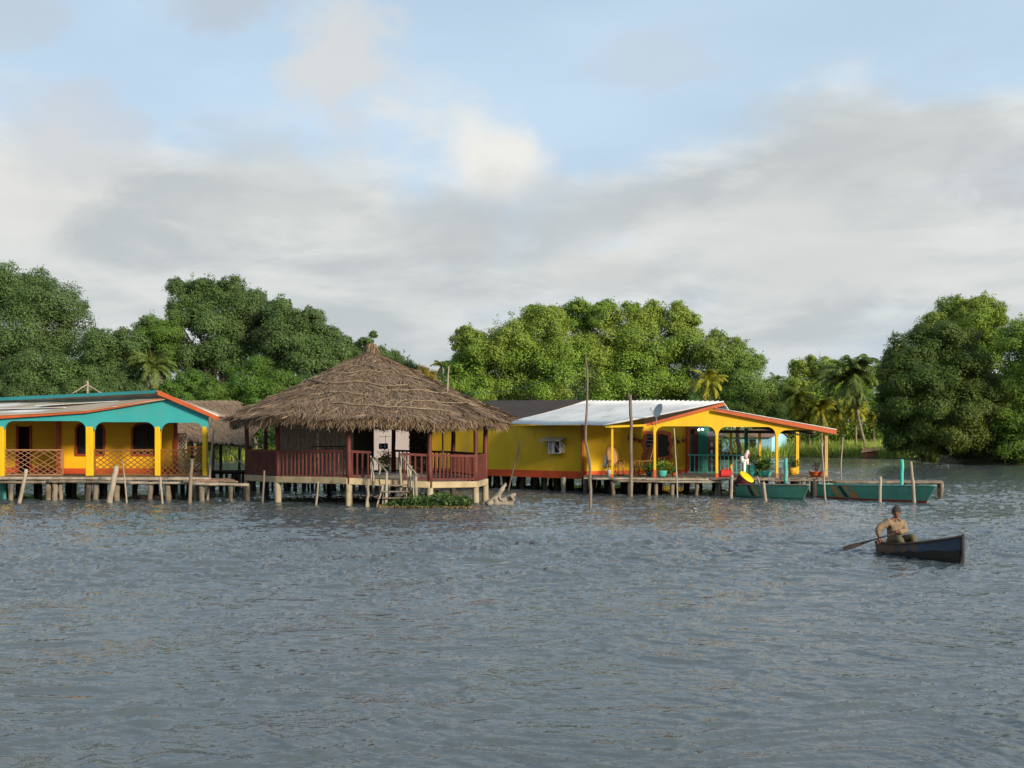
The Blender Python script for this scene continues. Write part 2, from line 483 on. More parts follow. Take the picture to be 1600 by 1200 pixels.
# ------------------------------------------------------------------ water
def make_water():
    ys = [-60.0, 2.0]
    y = 3.0
    while y < 190: ys.append(y); y *= 1.0032
    while y < 420: ys.append(y); y *= 1.02
    ys += [600, 1200, 3500]
    ys = np.array(ys)
    t_in = np.linspace(-0.56, 0.56, 1120)
    t_out = np.array([0.60, 0.66, 0.74, 0.85, 1.0, 1.3, 1.8, 2.6])
    ts = np.concatenate([-t_out[::-1], t_in, t_out])
    s = np.maximum(np.abs(ys), 4.0); s[1] = 4.0
    XX = ts[None, :] * s[:, None]
    YY = np.repeat(ys[:, None], len(ts), 1)
    ZZ = np.zeros_like(XX)
    r = np.random.default_rng(5)
    x = XX.astype(np.float32); yv = YY.astype(np.float32)
    # slow gust pattern modulates the chop
    gust = np.zeros_like(x)
    for i in range(9):
        lam = r.uniform(5, 22); a = r.uniform(0, 2 * np.pi); k = 2 * np.pi / lam
        gust += np.sin(k * (np.cos(a) * x * .35 + np.sin(a) * yv) + r.uniform(0, 6.28))
    gust = np.clip(0.95 + 0.12 * gust, 0.5, 1.4).astype(np.float32)
    # choppy wavelets: two broad wave trains, warped so that crests stay short
    wx = 0.35 * np.sin(1.1 * x + 0.7 * yv + 1.0) + 0.22 * np.sin(2.3 * x - 1.3 * yv + 2.1)
    wy = 0.30 * np.sin(0.8 * x - 1.2 * yv + 0.3) + 0.20 * np.sin(-1.9 * x + 2.1 * yv + 4.0)
    xx = x + wx.astype(np.float32); yy = yv + wy.astype(np.float32)
    n = 64
    for i in range(n):
        lam = 0.12 * (7.5 ** (i / (n - 1)))
        a = (R(88) if i % 4 else R(108)) + r.normal(0, 0.42)
        k = 2 * np.pi / lam
        slope = 0.074 * math.exp(-(math.log(lam / 0.27) / 0.90) ** 2)
        amp = slope / k
        px = s[:, None] ** 2 / (CZ * 1082.0)             # metres of depth one picture row covers
        fade = np.clip(3.2 * lam / np.maximum(px, 1e-3), .45, 1)
        ca, sa = np.cos(a), np.sin(a)
        ph = k * (ca * xx + sa * yy) + r.uniform(0, 6.28)
        w = np.exp(1.5 * np.sin(ph)) * 0.46 - 0.75
        ZZ += amp * fade * gust * w
    for i in range(22):
        lam = 0.42 * (2.9 ** (i / 21)); a = R(90) + r.normal(0, 0.30); k = 2 * np.pi / lam
        ca, sa = math.cos(a), math.sin(a)
        ph = k * (ca * xx + sa * yy) + r.uniform(0, 6.28)
        env = 0.5 + 0.5 * np.sin(k * (-sa * xx + ca * yy) / r.uniform(1.3, 2.2) + r.uniform(0, 6.28) + 0.3 * ph)
        ZZ += 0.048 / k * gust * (np.exp(1.6 * np.sin(ph)) * 0.42 - 0.73) * env * env
    for lam, a, slope in ((1.6, 80, .012), (2.1, 104, .013), (1.3, 97, .011), (2.9, 88, .011)):
        k = 2 * np.pi / lam
        ZZ += slope / k * np.sin(k * (math.cos(R(a)) * xx + math.sin(R(a)) * yy) + lam) * (0.6 + 0.4 * np.sin(0.8 * xx + lam))
    ZZ[ys > 300] *= 0.3
    ZZ[:2] = 0
    nr, nc = XX.shape
    V = np.stack([XX, YY, ZZ], -1).reshape(-1, 3)
    idx = np.arange(nr * nc).reshape(nr, nc)
    Q = np.stack([idx[:-1, :-1], idx[:-1, 1:], idx[1:, 1:], idx[1:, :-1]], -1).reshape(-1, 4)
    m = bpy.data.materials.new('lagoon_water'); m.use_nodes = True
    nt = m.node_tree; N, L = nt.nodes, nt.links
    b = N['Principled BSDF']
    b.inputs['Base Color'].default_value = (.074, .090, .097, 1)
    b.inputs['Roughness'].default_value = .05
    b.inputs['IOR'].default_value = 1.333
    b.inputs['Specular IOR Level'].default_value = .5
    tc = N.new('ShaderNodeTexCoord')
    mp = N.new('ShaderNodeMapping'); L.new(tc.outputs['Object'], mp.inputs[0]); mp.inputs['Scale'].default_value = (1, 1.5, 1)
    n1 = N.new('ShaderNodeTexNoise'); L.new(mp.outputs[0], n1.inputs['Vector']); n1.inputs['Scale'].default_value = 5.5; n1.inputs['Detail'].default_value = 3
    n2 = N.new('ShaderNodeTexNoise'); L.new(mp.outputs[0], n2.inputs['Vector']); n2.inputs['Scale'].default_value = 1.6; n2.inputs['Detail'].default_value = 4
    ad = N.new('ShaderNodeMath'); ad.operation = 'MULTIPLY_ADD'; L.new(n2.outputs[0], ad.inputs[0]); ad.inputs[1].default_value = 2.2; L.new(n1.outputs[0], ad.inputs[2])
    bp = N.new('ShaderNodeBump'); bp.inputs['Strength'].default_value = .36; bp.inputs['Distance'].default_value = .06
    L.new(ad.outputs[0], bp.inputs['Height']); L.new(bp.outputs[0], b.inputs['Normal'])
    o = np_mesh('water', V, Q, m, smooth=True)
    tag(o, kind='structure')


make_water()

# ------------------------------------------------------------------ far bank
def make_ground():
    sh = [(-1200, 128), (-300, 140), (0, 142), (300, 150), (500, 146), (700, 148), (1000, 150), (1120, 158), (1180, 178), (1250, 186), (1330, 180), (1400, 172),
          (1450, 140), (1500, 124), (1560, 119), (1640, 116), (1800, 112), (2400, 105)]
    rows = []
    for dy, z in ((0, -.6), (1.2, .15), (4, .45), (14, .8), (60, 1.0), (400, 1.2), (5200, 1.2)):
        rows.append([Vector((X(u, Y) * (1 + dy / Y), Y + dy, z + (random.uniform(-.12, .12) if 0 < dy < 70 else 0))) for u, Y in sh])
    b = MB()
    for i in range(len(rows) - 1): b.strip(rows[i], rows[i + 1])
    g = b.build('ground', mat('bank_earth', (.10, .085, .05), (.055, .06, .025), .95, .4, bump=.5, bscale=2), fix=False)
    tag(g, kind='structure')
    return sh


SHORE = make_ground()


def shore_y(u):
    for (u0, y0), (u1, y1) in zip(SHORE, SHORE[1:]):
        if u0 <= u <= u1: return y0 + (y1 - y0) * (u - u0) / (u1 - u0)
    return 150


# ------------------------------------------------------------------ foliage
LEAF_L = leaf_mat('leaf_deep_green', [(0.048, 0.098, 0.030), (0.079, 0.144, 0.042), (0.109, 0.185, 0.050), (0.153, 0.223, 0.063)], .38, patch_col=(0.098, 0.144, 0.050))
LEAF_F = leaf_mat('leaf_fresh_green', [(0.044, 0.106, 0.018), (0.072, 0.156, 0.024), (0.103, 0.203, 0.029), (0.138, 0.235, 0.038)], .38, patch_col=(0.116, 0.187, 0.033))
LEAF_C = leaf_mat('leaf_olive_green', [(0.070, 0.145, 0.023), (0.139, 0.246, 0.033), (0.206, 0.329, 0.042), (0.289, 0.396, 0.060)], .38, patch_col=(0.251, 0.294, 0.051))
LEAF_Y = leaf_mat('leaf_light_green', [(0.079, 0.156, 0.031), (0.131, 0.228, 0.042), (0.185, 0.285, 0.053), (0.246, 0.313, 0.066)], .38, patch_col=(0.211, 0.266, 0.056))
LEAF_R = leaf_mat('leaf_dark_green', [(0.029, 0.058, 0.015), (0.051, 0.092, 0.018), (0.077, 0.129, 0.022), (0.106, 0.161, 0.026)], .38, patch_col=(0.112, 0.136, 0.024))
LEAF_G = leaf_mat('leaf_gold', [(0.144, 0.120, 0.022), (0.240, 0.180, 0.026), (0.180, 0.180, 0.030), (0.312, 0.216, 0.036)], .38)
PALM_G = leaf_mat('palm_green', [(0.074, 0.116, 0.029), (0.125, 0.178, 0.041), (0.178, 0.230, 0.050)], .38)
PALM_Y = leaf_mat('palm_golden', [(0.177, 0.229, 0.030), (0.352, 0.343, 0.036), (0.492, 0.435, 0.049), (0.246, 0.297, 0.040)], .38)
GRASS = leaf_mat('bank_grass_blades', [(0.163, 0.288, 0.042), (0.257, 0.385, 0.061), (0.371, 0.456, 0.092), (0.487, 0.482, 0.125)], .38)
BARK = mat('bark', (.16, .125, .095), (.085, .065, .05), .9, 4, (1, 1, .3), .5)
PALMB = mat('palm_trunk', (.30, .235, .165), (.19, .145, .10), .9, 3, (1, 1, 3), .4)


def unit(a):
    return a / np.maximum(np.linalg.norm(a, axis=-1, keepdims=True), 1e-6)


def leaf_quads(pos, nor, size, rs, wr=.5):
    n = len(pos)
    r = unit(rs.normal(size=(n, 3)))
    t = unit(np.cross(nor, r)); b = np.cross(nor, t)
    L = (size * rs.uniform(.65, 1.35, (n, 1)))
    W = L * wr
    v = np.empty((n, 4, 3))
    v[:, 0] = pos - t * L * .5; v[:, 1] = pos + b * W * .5 - t * L * .05
    v[:, 2] = pos + t * L * .5; v[:, 3] = pos - b * W * .5 - t * L * .05
    return v.reshape(-1, 3), np.arange(n * 4).reshape(n, 4)


def leaf_cloud(lobes, n, size, rs, flat=.85, clump=(.20, .42), low=-.55, wild=.025):
    lob = np.array(lobes)
    wts = lob[:, 3] ** 2; wts = wts / wts.sum()
    P = []; NN = []
    for (cx, cy, cz, r), w in zip(lob, wts):
        k = 32
        d = unit(rs.normal(size=(k * 3, 3))); d = d[d[:, 2] > low][:k]; k = len(d)
        rr = rs.uniform(.55, .98, (k, 1))
        sc = np.array([cx, cy, cz]) + d * rr * r * np.array([1, 1, flat])
        sr = r * rs.uniform(clump[0], clump[1], k)
        m = int(n * w)
        ci = rs.choice(k, m, p=(sr ** 2) / (sr ** 2).sum())
        e = unit(rs.normal(size=(m, 3)) + .55 * d[ci] + np.array([0, 0, .25]))
        rad = np.where(rs.random((m, 1)) < .86, rs.uniform(.72, 1.06, (m, 1)), rs.uniform(1.0, 1.35, (m, 1)))
        P.append(sc[ci] + e * rad * sr[ci][:, None] * np.array([1.1, 1.1, .8]) + rs.normal(size=(m, 3)) * (.045 * r))
        NN.append(unit(e * 1.0 + .5 * d[ci] + .38 * rs.normal(size=(m, 3)) + np.array([0, 0, .25])))
        mi = int(m * .22)
        di = unit(rs.normal(size=(mi, 3)))
        P.append(np.array([cx, cy, cz]) + di * (rs.random((mi, 1)) ** .5) * .64 * r); NN.append(unit(rs.normal(size=(mi, 3)) + di))
        # a few sprays that stick out beyond the clumps
        ms = int(m * wild)
        if ms:
            cs = unit(rs.normal(size=(12, 3)) + np.array([0, 0, .5])); ks = rs.integers(0, 12, ms)
            P.append(np.array([cx, cy, cz]) + (cs[ks] * rs.uniform(.9, 1.22, (ms, 1)) + .05 * rs.normal(size=(ms, 3))) * r); NN.append(unit(rs.normal(size=(ms, 3))))
    P = np.concatenate(P); NN = np.concatenate(NN)
    return leaf_quads(P, NN, size, rs)


TREE_N = 0


def tree(name, label, lobes_px, Y, m, n, size, group=None, ground=.7, cat='tree', flat=.85, deep=.35, low=-.55, clump=(.20, .42), trunk=True):
    global TREE_N
    TREE_N += 1
    rs = np.random.default_rng(100 + TREE_N)
    lob = []
    for q in lobes_px:
        u, v, r = q[:3]
        dY = q[3] if len(q) > 3 else rs.uniform(-deep, deep) * r * Y / F * 1.5
        p = at(u, v, Y + dY)
        lob.append((p.x, p.y, p.z, r * Y / F))
    a = np.array(lob)
    c = a[:, :3].mean(0)
    base = Vector((float(c[0]), float(c[1]), ground - .4))
    t = thing(name, label, cat, base, group)
    V, Q = leaf_cloud(lob, int(n * 2.7), size * .58, rs, flat=flat, low=low, clump=clump)
    keep = V.reshape(-1, 4, 3)[:, :, 2].min(1) > .05
    V = V.reshape(-1, 4, 3)[keep].reshape(-1, 3); Q = np.arange(len(V)).reshape(-1, 4)
    np_mesh('crown', V, Q, m, t)
    if trunk:
        b = MB()
        top = Vector((float(c[0]), float(c[1]), float(c[2])))
        h = top.z - base.z
        fork = base.lerp(top, .45)
        r0 = max(.18, h * .028)
        b.stick(base, fork, r0, r0 * .75, wob=.25, seg=4, n=8)
        for q in lob[:7]:
            e = Vector(q[:3]); e.z -= q[3] * .2
            b.stick(fork + Vector((0, 0, random.uniform(-.2, .2) * h * .2)), e, r0 * .5, r0 * .15, wob=.35, seg=4, n=6)
        b.build('trunk', BARK, t, smooth=True)
    return t


def palm(label, u, v, Y, fpx, m, base_u=None, base_z=.6, group='coconut palms on the far bank', nf=30, wind=0.0, seed=1, thick=.16):
    rs = np.random.default_rng(seed * 7 + 3)
    top = at(u, v, Y)
    bx = X(base_u if base_u is not None else u, Y)
    t = thing('palm_tree', label, 'palm', (bx, Y, base_z - .3), group)
    base = Vector((bx, Y, base_z - .3))
    pts = []
    for i in range(9):
        s = i / 8
        p = base.lerp(top, s)
        p.x += math.sin(s * math.pi) * (top.x - base.x) * .22 + math.sin(s * 3.1) * .12
        pts.append(p)
    b = MB(); b.tube(pts, [thick * 1.5] + [thick * (1.15 - .4 * i / 8) for i in range(1, 9)], 8)
    b.build('trunk', PALMB, t, smooth=True)
    Lf = fpx * Y / F
    VV = []
    for k in range(nf):
        az = 2 * math.pi * (k * .382 + rs.uniform(-.05, .05)); el0 = R(rs.uniform(5, 78)) if k < nf * .72 else R(rs.uniform(-50, 10))
        L = Lf * rs.uniform(.8, 1.12)
        dirh = Vector((math.cos(az), math.sin(az), 0))
        dirh.x += wind * 1.0
        p = top.copy(); e = el0; seg = 12; step = L / seg
        droop = rs.uniform(1.5, 2.2)
        prev = p.copy(); rach = [p.copy()]
        for i in range(seg):
            d = dirh * math.cos(e) + Vector((0, 0, 1)) * math.sin(e)
            d.x += wind * .35 * i / seg
            d.normalize()
            p = p + d * step; rach.append(p.copy()); e -= droop / seg * (.5 + i / seg)
        for i in range(1, len(rach)):
            a, c = rach[i - 1], rach[i]
            d = (c - a).normalized(); side = d.cross(Vector((0, 0, 1)))
            if side.length < .05: side = Vector((1, 0, 0))
            side.normalize()
            w = .018 * L
            VV.append([a + side * w, a - side * w, c - side * w * .8, c + side * w * .8])
            for j in range(3):
                f = (i - 1 + j / 3) / seg
                q = a.lerp(c, j / 3)
                ll = L * .26 * math.sin(math.pi * min(1, .12 + f * .86)) ** .6 * rs.uniform(.8, 1.15)
                for sgn in (-1, 1):
                    dd = (side * sgn * .75 + d * .55 + Vector((0, 0, -1)) * rs.uniform(.35, .85) + Vector((wind * .5, 0, 0))).normalized()
                    wv = d * (.052 * L)
                    e1 = q + dd * ll
                    VV.append([q - wv * .5, q + wv * .5, e1 + wv * .12, e1 - wv * .12])
    V = np.array([[list(x) for x in q] for q in VV]).reshape(-1, 3)
    np_mesh('crown', V, np.arange(len(V)).reshape(-1, 4), m, t)
    return t


GL = 'trees on the left bank'
GC = 'trees in the middle of the far bank'
GR = 'trees on the right bank'
tree('broadleaf_tree', 'tall dark green tree cut off by the left edge of the picture',
     [(20, 462, 52), (75, 478, 48), (-40, 465, 60), (108, 500, 34), (40, 525, 60), (-25, 540, 62), (98, 540, 42), (128, 478, 10), (62, 445, 26), (-5, 440, 34), (10, 590, 55)], 152, LEAF_L, 30000, .52, GL)
tree('broadleaf_tree', 'low feathery green tree below the tall dark tree at the left edge',
     [(165, 545, 33), (202, 545, 28), (150, 580, 36), (62, 585, 44), (10, 600, 40), (110, 592, 40), (185, 590, 38), (148, 522, 12), (190, 522, 13)], 146, LEAF_L, 20000, .5, GL)
tree('broadleaf_tree', 'small round leafy tree left of the broad tall grey green tree',
     [(238, 514, 24), (262, 522, 28), (222, 533, 24), (250, 550, 34), (215, 560, 28)], 155, LEAF_F, 10000, .5, GL)
tree('broadleaf_tree', 'broad tall grey green tree with the highest crown left of the thatched roof',
     [(298, 470, 36), (345, 463, 33), (388, 482, 32), (282, 500, 28), (330, 508, 46), (382, 522, 44), (422, 503, 26), (350, 560, 46), (300, 562, 42), (275, 448, 14), (320, 448, 18), (365, 447, 18), (400, 465, 14)], 158, LEAF_L, 32000, .52, GL)
tree('broadleaf_tree', 'dark green tree sloping down to the right, next to the broad tall tree',
     [(442, 495, 30), (480, 508, 28), (450, 532, 40), (502, 528, 27), (482, 566, 44), (530, 545, 26), (424, 572, 36), (520, 575, 32), (440, 478, 15), (485, 492, 14)], 154, LEAF_L, 24000, .52, GL)
tree('broadleaf_tree', 'sparse dark tree whose top shows beside the peak of the thatched roof',
     [(556, 552, 22), (592, 560, 20), (572, 534, 10), (584, 524, 7), (540, 582, 30), (600, 585, 22), (566, 562, 18)], 156, LEAF_L, 11000, .48, GL)
tree('broadleaf_tree', 'small grey green tree right behind the slope of the thatched roof',
     [(620, 568, 20), (634, 578, 15), (606, 590, 20), (632, 600, 20)], 160, LEAF_L, 7000, .46, GL)
tree('leafy_bush', 'bright green bush above the orange peak of the teal house',
     [(300, 602, 24), (268, 610, 20), (328, 612, 22), (290, 630, 26), (330, 640, 26)], 143, LEAF_F, 12000, .42, GL, cat='bush')
tree('leafy_bush', 'wide bright green bush behind the thatched shed',
     [(392, 598, 32), (440, 606, 30), (360, 616, 22), (410, 630, 34), (350, 650, 30), (455, 640, 30), (380, 670, 30), (400, 570, 18)], 144, LEAF_F, 15000, .42, GL, cat='bush')
tree('leafy_bush', 'dark leafy bush left of the thatched roof slope',
     [(482, 606, 26), (505, 615, 24), (470, 630, 30), (500, 650, 30)], 146, LEAF_L, 8000, .42, GL, cat='bush')
tree('leafy_bush', 'olive green bush over the middle of the teal house roof',
     [(130, 612, 28), (180, 618, 28), (90, 622, 30), (215, 618, 26), (150, 645, 40), (40, 628, 34), (220, 650, 34)], 143, LEAF_L, 15000, .42, GL, cat='bush')
palm('green palm with arching fronds above the teal house', 240, 572, 144, 44, PALM_G, group='coconut palms on the far bank', seed=2)
palm('dim green palm half hidden by leafy trees left of the arching palm', 148, 552, 149, 40, PALM_G, seed=3)

tree('broadleaf_tree', 'narrow rounded olive tree at the left end of the big middle clump',
     [(735, 538, 27), (733, 575, 32), (720, 602, 28), (752, 560, 22), (728, 520, 13), (745, 610, 28)], 150, LEAF_C, 15000, .5, GC)
tree('broadleaf_tree', 'dense rounded olive tree between the narrow tree and the broadest crown',
     [(800, 530, 38), (850, 512, 34), (776, 560, 33), (830, 570, 50), (880, 562, 44), (790, 600, 44), (860, 604, 50), (830, 492, 18), (865, 490, 16)], 150, LEAF_C, 30000, .5, GC)
tree('broadleaf_tree', 'broadest olive green tree with a flat bumpy top behind the metal roofed house',
     [(902, 502, 32), (950, 498, 30), (1000, 502, 30), (1050, 504, 31), (930, 550, 50), (1000, 552, 55), (1062, 545, 42), (960, 602, 60), (1040, 602, 50), (905, 480, 14), (945, 480, 14), (985, 483, 14), (1020, 482, 14), (1062, 484, 14), (1080, 505, 16)], 153, LEAF_C, 46000, .5, GC)
tree('broadleaf_tree', 'lighter green tree sloping down at the right end of the middle clump',
     [(1108, 560, 38), (1148, 565, 33), (1180, 568, 19), (1122, 602, 40), (1166, 607, 38), (1196, 612, 24), (1120, 530, 16), (1150, 540, 14), (1200, 640, 28), (1150, 640, 34)], 150, LEAF_Y, 24000, .46, GC)
tree('broadleaf_tree', 'small yellow green tree in the sky gap right of the thatched peak',
     [(660, 584, 14), (672, 592, 14), (650, 592, 10), (664, 606, 18), (690, 612, 16)], 185, LEAF_G, 5000, .5, GC)
palm('small palm with brown fronds left of the middle tree clump', 690, 572, 160, 21, PALM_Y, seed=5, nf=16)
palm('golden palm rising behind the peak of the yellow porch', 1106, 597, 122, 36, PALM_Y, seed=6, nf=32)

tree('broadleaf_tree', 'dark round tree far off between the middle clump and the tall wind blown palm',
     [(1256, 580, 21), (1284, 575, 20), (1308, 577, 18), (1242, 602, 22), (1290, 602, 28), (1332, 582, 18), (1245, 570, 10), (1268, 562, 9), (1262, 625, 24), (1320, 615, 26), (1350, 605, 26), (1372, 590, 22), (1360, 640, 30), (1300, 640, 28), (1250, 655, 24)], 215, LEAF_C, 24000, .6, GC)
tree('leafy_bush', 'light green bush between the middle clump and the golden palms',
     [(1222, 620, 20), (1205, 640, 22), (1232, 640, 18), (1215, 660, 24)], 190, LEAF_Y, 7000, .5, GC, cat='bush')
palm('small dark palm on the skyline at the right end of the middle clump', 1212, 594, 205, 20, PALM_G, seed=7, nf=16)
palm('tall leaning palm with wind blown fronds beside the big right mangrove', 1333, 588, 180, 60, PALM_G, base_u=1357, seed=8, nf=46, wind=-.34, thick=.24)
for i, (u, v, Yp, L, bu, lb) in enumerate((
        (1246, 622, 188, 32, 1250, 'golden palm farthest left in the row on the grassy bank'),
        (1282, 640, 186, 30, 1284, 'low golden palm between the first golden palm and the leaning palm'),
        (1262, 655, 190, 26, 1266, 'short yellow palm just above the far end of the porch roof'),
        (1311, 642, 192, 32, 1318, 'golden brown palm just left of the leaning palm trunk'),
        (1336, 640, 184, 24, 1337, 'short palm with a straight pale trunk below the leaning palm'),
        (1364, 648, 188, 22, 1364, 'small palm half hidden at the left edge of the big right mangrove'))):
    palm(lb, u, v, Yp, L * 1.15, PALM_Y, base_u=bu, seed=20 + i, nf=34, wind=-.12)

tree('mangrove_tree', 'big dark mangrove hanging over the water right of the leaning palm',
     [(1470, 540, 48), (1420, 562, 42), (1490, 590, 55), (1430, 620, 58), (1402, 602, 32), (1480, 660, 58), (1424, 676, 42), (1525, 640, 44), (1392, 650, 22), (1500, 690, 32), (1445, 700, 26), (1400, 690, 18), (1380, 580, 12)],
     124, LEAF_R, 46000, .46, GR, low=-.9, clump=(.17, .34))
tree('mangrove_tree', 'tallest mangrove with a sunlit dome above the dark hanging one',
     [(1490, 502, 38), (1532, 498, 36), (1552, 540, 30), (1480, 532, 38), (1462, 512, 26), (1520, 560, 40), (1500, 475, 14), (1535, 474, 14), (1560, 500, 14)], 133, LEAF_C, 24000, .44, GR)  # lighter leaf material than its neighbour paints in the sunlit top
tree('mangrove_tree', 'golden green mangrove cut off by the right edge of the picture',
     [(1592, 528, 34), (1622, 562, 44), (1602, 602, 40), (1650, 520, 50), (1590, 650, 40), (1622, 690, 48), (1585, 700, 28), (1660, 620, 60)], 120, LEAF_C, 28000, .42, GR, low=-.9)
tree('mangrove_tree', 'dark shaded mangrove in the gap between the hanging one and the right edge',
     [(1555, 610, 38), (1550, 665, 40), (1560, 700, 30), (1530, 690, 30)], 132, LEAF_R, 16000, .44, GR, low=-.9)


def undergrowth():
    rs = np.random.default_rng(77)
    lob = []
    for u in np.arange(-120, 1225, 11):
        Y = shore_y(u) + rs.uniform(4, 14)
        h = rs.uniform(2.5, 6.5) if u < 1130 else rs.uniform(2, 4)
        lob.append((X(u, Y), Y, h * .5 + .4, h * .62))
        lob.append((X(u, Y + 12), Y + 12, h * .8 + 2.5, h * .75))
        if (u < 600 or u > 715) and u < 1140:
            lob.append((X(u, Y + 24), Y + 24, 6.5, 4.2)); lob.append((X(u, Y + 22), Y + 22, 2.5, 3.8)); lob.append((X(u, Y + 30), Y + 30, 11.0, 4.4))
    V, Q = leaf_cloud(lob, 190000, .42, rs, low=-.8)
    keep = V.reshape(-1, 4, 3)[:, :, 2].min(1) > .2
    V = V.reshape(-1, 4, 3)[keep].reshape(-1, 3)
    tag(np_mesh('undergrowth', V, np.arange(len(V)).reshape(-1, 4), LEAF_F), 'dense green undergrowth along the far bank behind the houses', 'undergrowth', kind='stuff')
    lob = []
    for u in np.arange(1395, 1700, 10):
        Y = shore_y(u) + rs.uniform(2, 9)
        h = rs.uniform(3, 7)
        lob.append((X(u, Y), Y, h * .5, h * .6))
        lob.append((X(u, Y + 9), Y + 9, h * .9 + 3, h * .8))
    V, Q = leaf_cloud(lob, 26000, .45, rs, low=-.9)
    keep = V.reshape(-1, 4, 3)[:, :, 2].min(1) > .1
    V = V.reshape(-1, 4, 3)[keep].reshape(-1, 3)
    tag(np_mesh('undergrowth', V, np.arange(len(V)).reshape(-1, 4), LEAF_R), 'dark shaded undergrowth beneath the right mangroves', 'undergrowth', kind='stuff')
    lob = []
    for u in np.arange(1190, 1420, 9):
        Y = shore_y(u) + rs.uniform(30, 45)
        h = rs.uniform(4, 8)
        lob.append((X(u, Y), Y, h * .6, h * .75))
    V, Q = leaf_cloud(lob, 26000, .55, rs, low=-.9)
    tag(np_mesh('undergrowth', V, Q, LEAF_C), 'olive shrubs behind the golden palms', 'undergrowth', kind='stuff')


undergrowth()


def grass():
    rs = np.random.default_rng(5)
    n = 26000
    u = np.concatenate([rs.uniform(1150, 1430, n * 3 // 4), rs.uniform(240, 760, n // 4)])
    Y = np.array([shore_y(a) for a in u]) + 1.2 + rs.random(len(u)) ** 1.4 * np.where(u > 1000, 26, 5)
    x = (u - 800) / F * Y
    z = np.interp(Y - np.array([shore_y(a) for a in u]), [0, 1.2, 4, 14, 60], [-.6, .15, .45, .8, 1.0])
    h = rs.uniform(.6, 1.9, len(u)) * np.where(u > 1000, 1, .8) * (1 + .5 * np.sin(x * .9) * np.sin(Y * .5))
    lean = rs.normal(0, .28, (len(u), 2))
    a = rs.uniform(0, np.pi, len(u)); w = rs.uniform(.05, .12, len(u))
    dx = np.cos(a) * w; dy = np.sin(a) * w
    V = np.empty((len(u), 4, 3))
    V[:, 0] = np.stack([x - dx, Y - dy, z - .1], 1); V[:, 1] = np.stack([x + dx, Y + dy, z - .1], 1)
    V[:, 2] = np.stack([x + dx * .2 + lean[:, 0] * h, Y + lean[:, 1] * h, z + h], 1); V[:, 3] = np.stack([x - dx * .2 + lean[:, 0] * h, Y + lean[:, 1] * h, z + h], 1)
    tag(np_mesh('grass', V.reshape(-1, 3), np.arange(len(u) * 4).reshape(-1, 4), GRASS), 'tall green grass growing on the far bank', 'grass', kind='stuff')


grass()

# ------------------------------------------------------------------ far blue house and low shed on the bank
def far_house():
    Y = 182
    o = thing('blue_house', 'small sky blue house with brown roof on the far grassy bank', 'house', (X(1185, Y), Y, .6))
    A = at(1128, 704, Y + 3); B = at(1206, 706, Y); C = at(1229, 705, Y + 5)
    zt = at(0, 682, Y).z; zb = 1.0
    D = A + (C - B)
    b = MB(); b.slab([(p.x, p.y, zb) for p in (A, B, C, D)], (0, 0, zt - zb))
    m = (B + C) / 2; m2 = (A + D) / 2; rz = at(0, 672, Y).z
    b.slab([(B.x, B.y, zt), (C.x, C.y, zt), (m.x, m.y, rz - .12)], (C - B).normalized().cross(Vector((0, 0, 1))) * -.08)
    b.build('wall', SKYB, o)
    b = MB()
    ov = (B - A).normalized() * .35; sl = (B - C).normalized() * .45
    for side, P0, P1 in ((0, A, B), (1, D, C)):
        e = sl if side == 0 else -sl
        q = [Vector((P0.x, P0.y, zt)) + e - ov - Vector((0, 0, .15)), Vector((P1.x, P1.y, zt)) + e + ov - Vector((0, 0, .15)), Vector((m.x, m.y, rz)) + ov, Vector((m2.x, m2.y, rz)) - ov]
        b.slab(q, (0, 0, .12))
    b.build('roof', BROWNR, o)
    n = (B - A).cross(Vector((0, 0, 1))).normalized()
    for nm, uf, w, z0, z1, mm in (('window', .30, .9, 2.0, 3.0, DARK), ('door', .62, 1.1, 1.05, 3.1, DARK)):
        c = A.lerp(B, uf) + n * .03
        b = MB(); b.box((c.x, c.y, (z0 + z1) / 2), (w, .08, z1 - z0), math.atan2((B - A).y, (B - A).x)); b.build(nm, mm, o)
    s = thing('low_shed', 'low brown roofed shed with a white and red end on the bank beside the mangrove', 'shed', (X(1368, 177), 177, .3))
    Y = 176.6
    b = MB(); b.box((X(1370, Y), Y + 1.2, .75), (3.6, 2.0, 1.3)); b.build('wall', mat('shed_red_wall', (.34, .15, .085), (.22, .10, .06), .8, 1), s)
    b = MB(); b.box((X(1375, Y), Y + .15, .7), (.5, .12, 1.2)); b.build('white_panel', WHITE, s)
    b = MB(); b.slab([(X(1344, Y), Y - .5, .95), (X(1389, Y), Y - .3, 1.35), (X(1389, Y + 3), Y + 3, 1.75), (X(1350, Y + 3), Y + 3, 1.55)], (0, 0, .18)); b.build('roof', BROWNR, s)


far_house()


# ------------------------------------------------------------------ generic bits
def piles(parent, spec, m, zt=.9, r=.1):
    """each pile a child mesh; spec: (u, Y[, zt[, r[, lean]]])"""
    for q in spec:
        u, Y = q[:2]
        z = q[2] if len(q) > 2 else zt
        rr = q[3] if len(q) > 3 else r * random.uniform(.8, 1.2)
        ln = q[4] if len(q) > 4 else random.uniform(-.06, .06)
        x = X(u, Y)
        b = MB(); b.stick((x - ln, Y, -.7), (x + ln * .3, Y, z), rr * 1.05, rr * .95, wob=.03, seg=5, n=8)
        b.build('pile', m, parent, smooth=True)


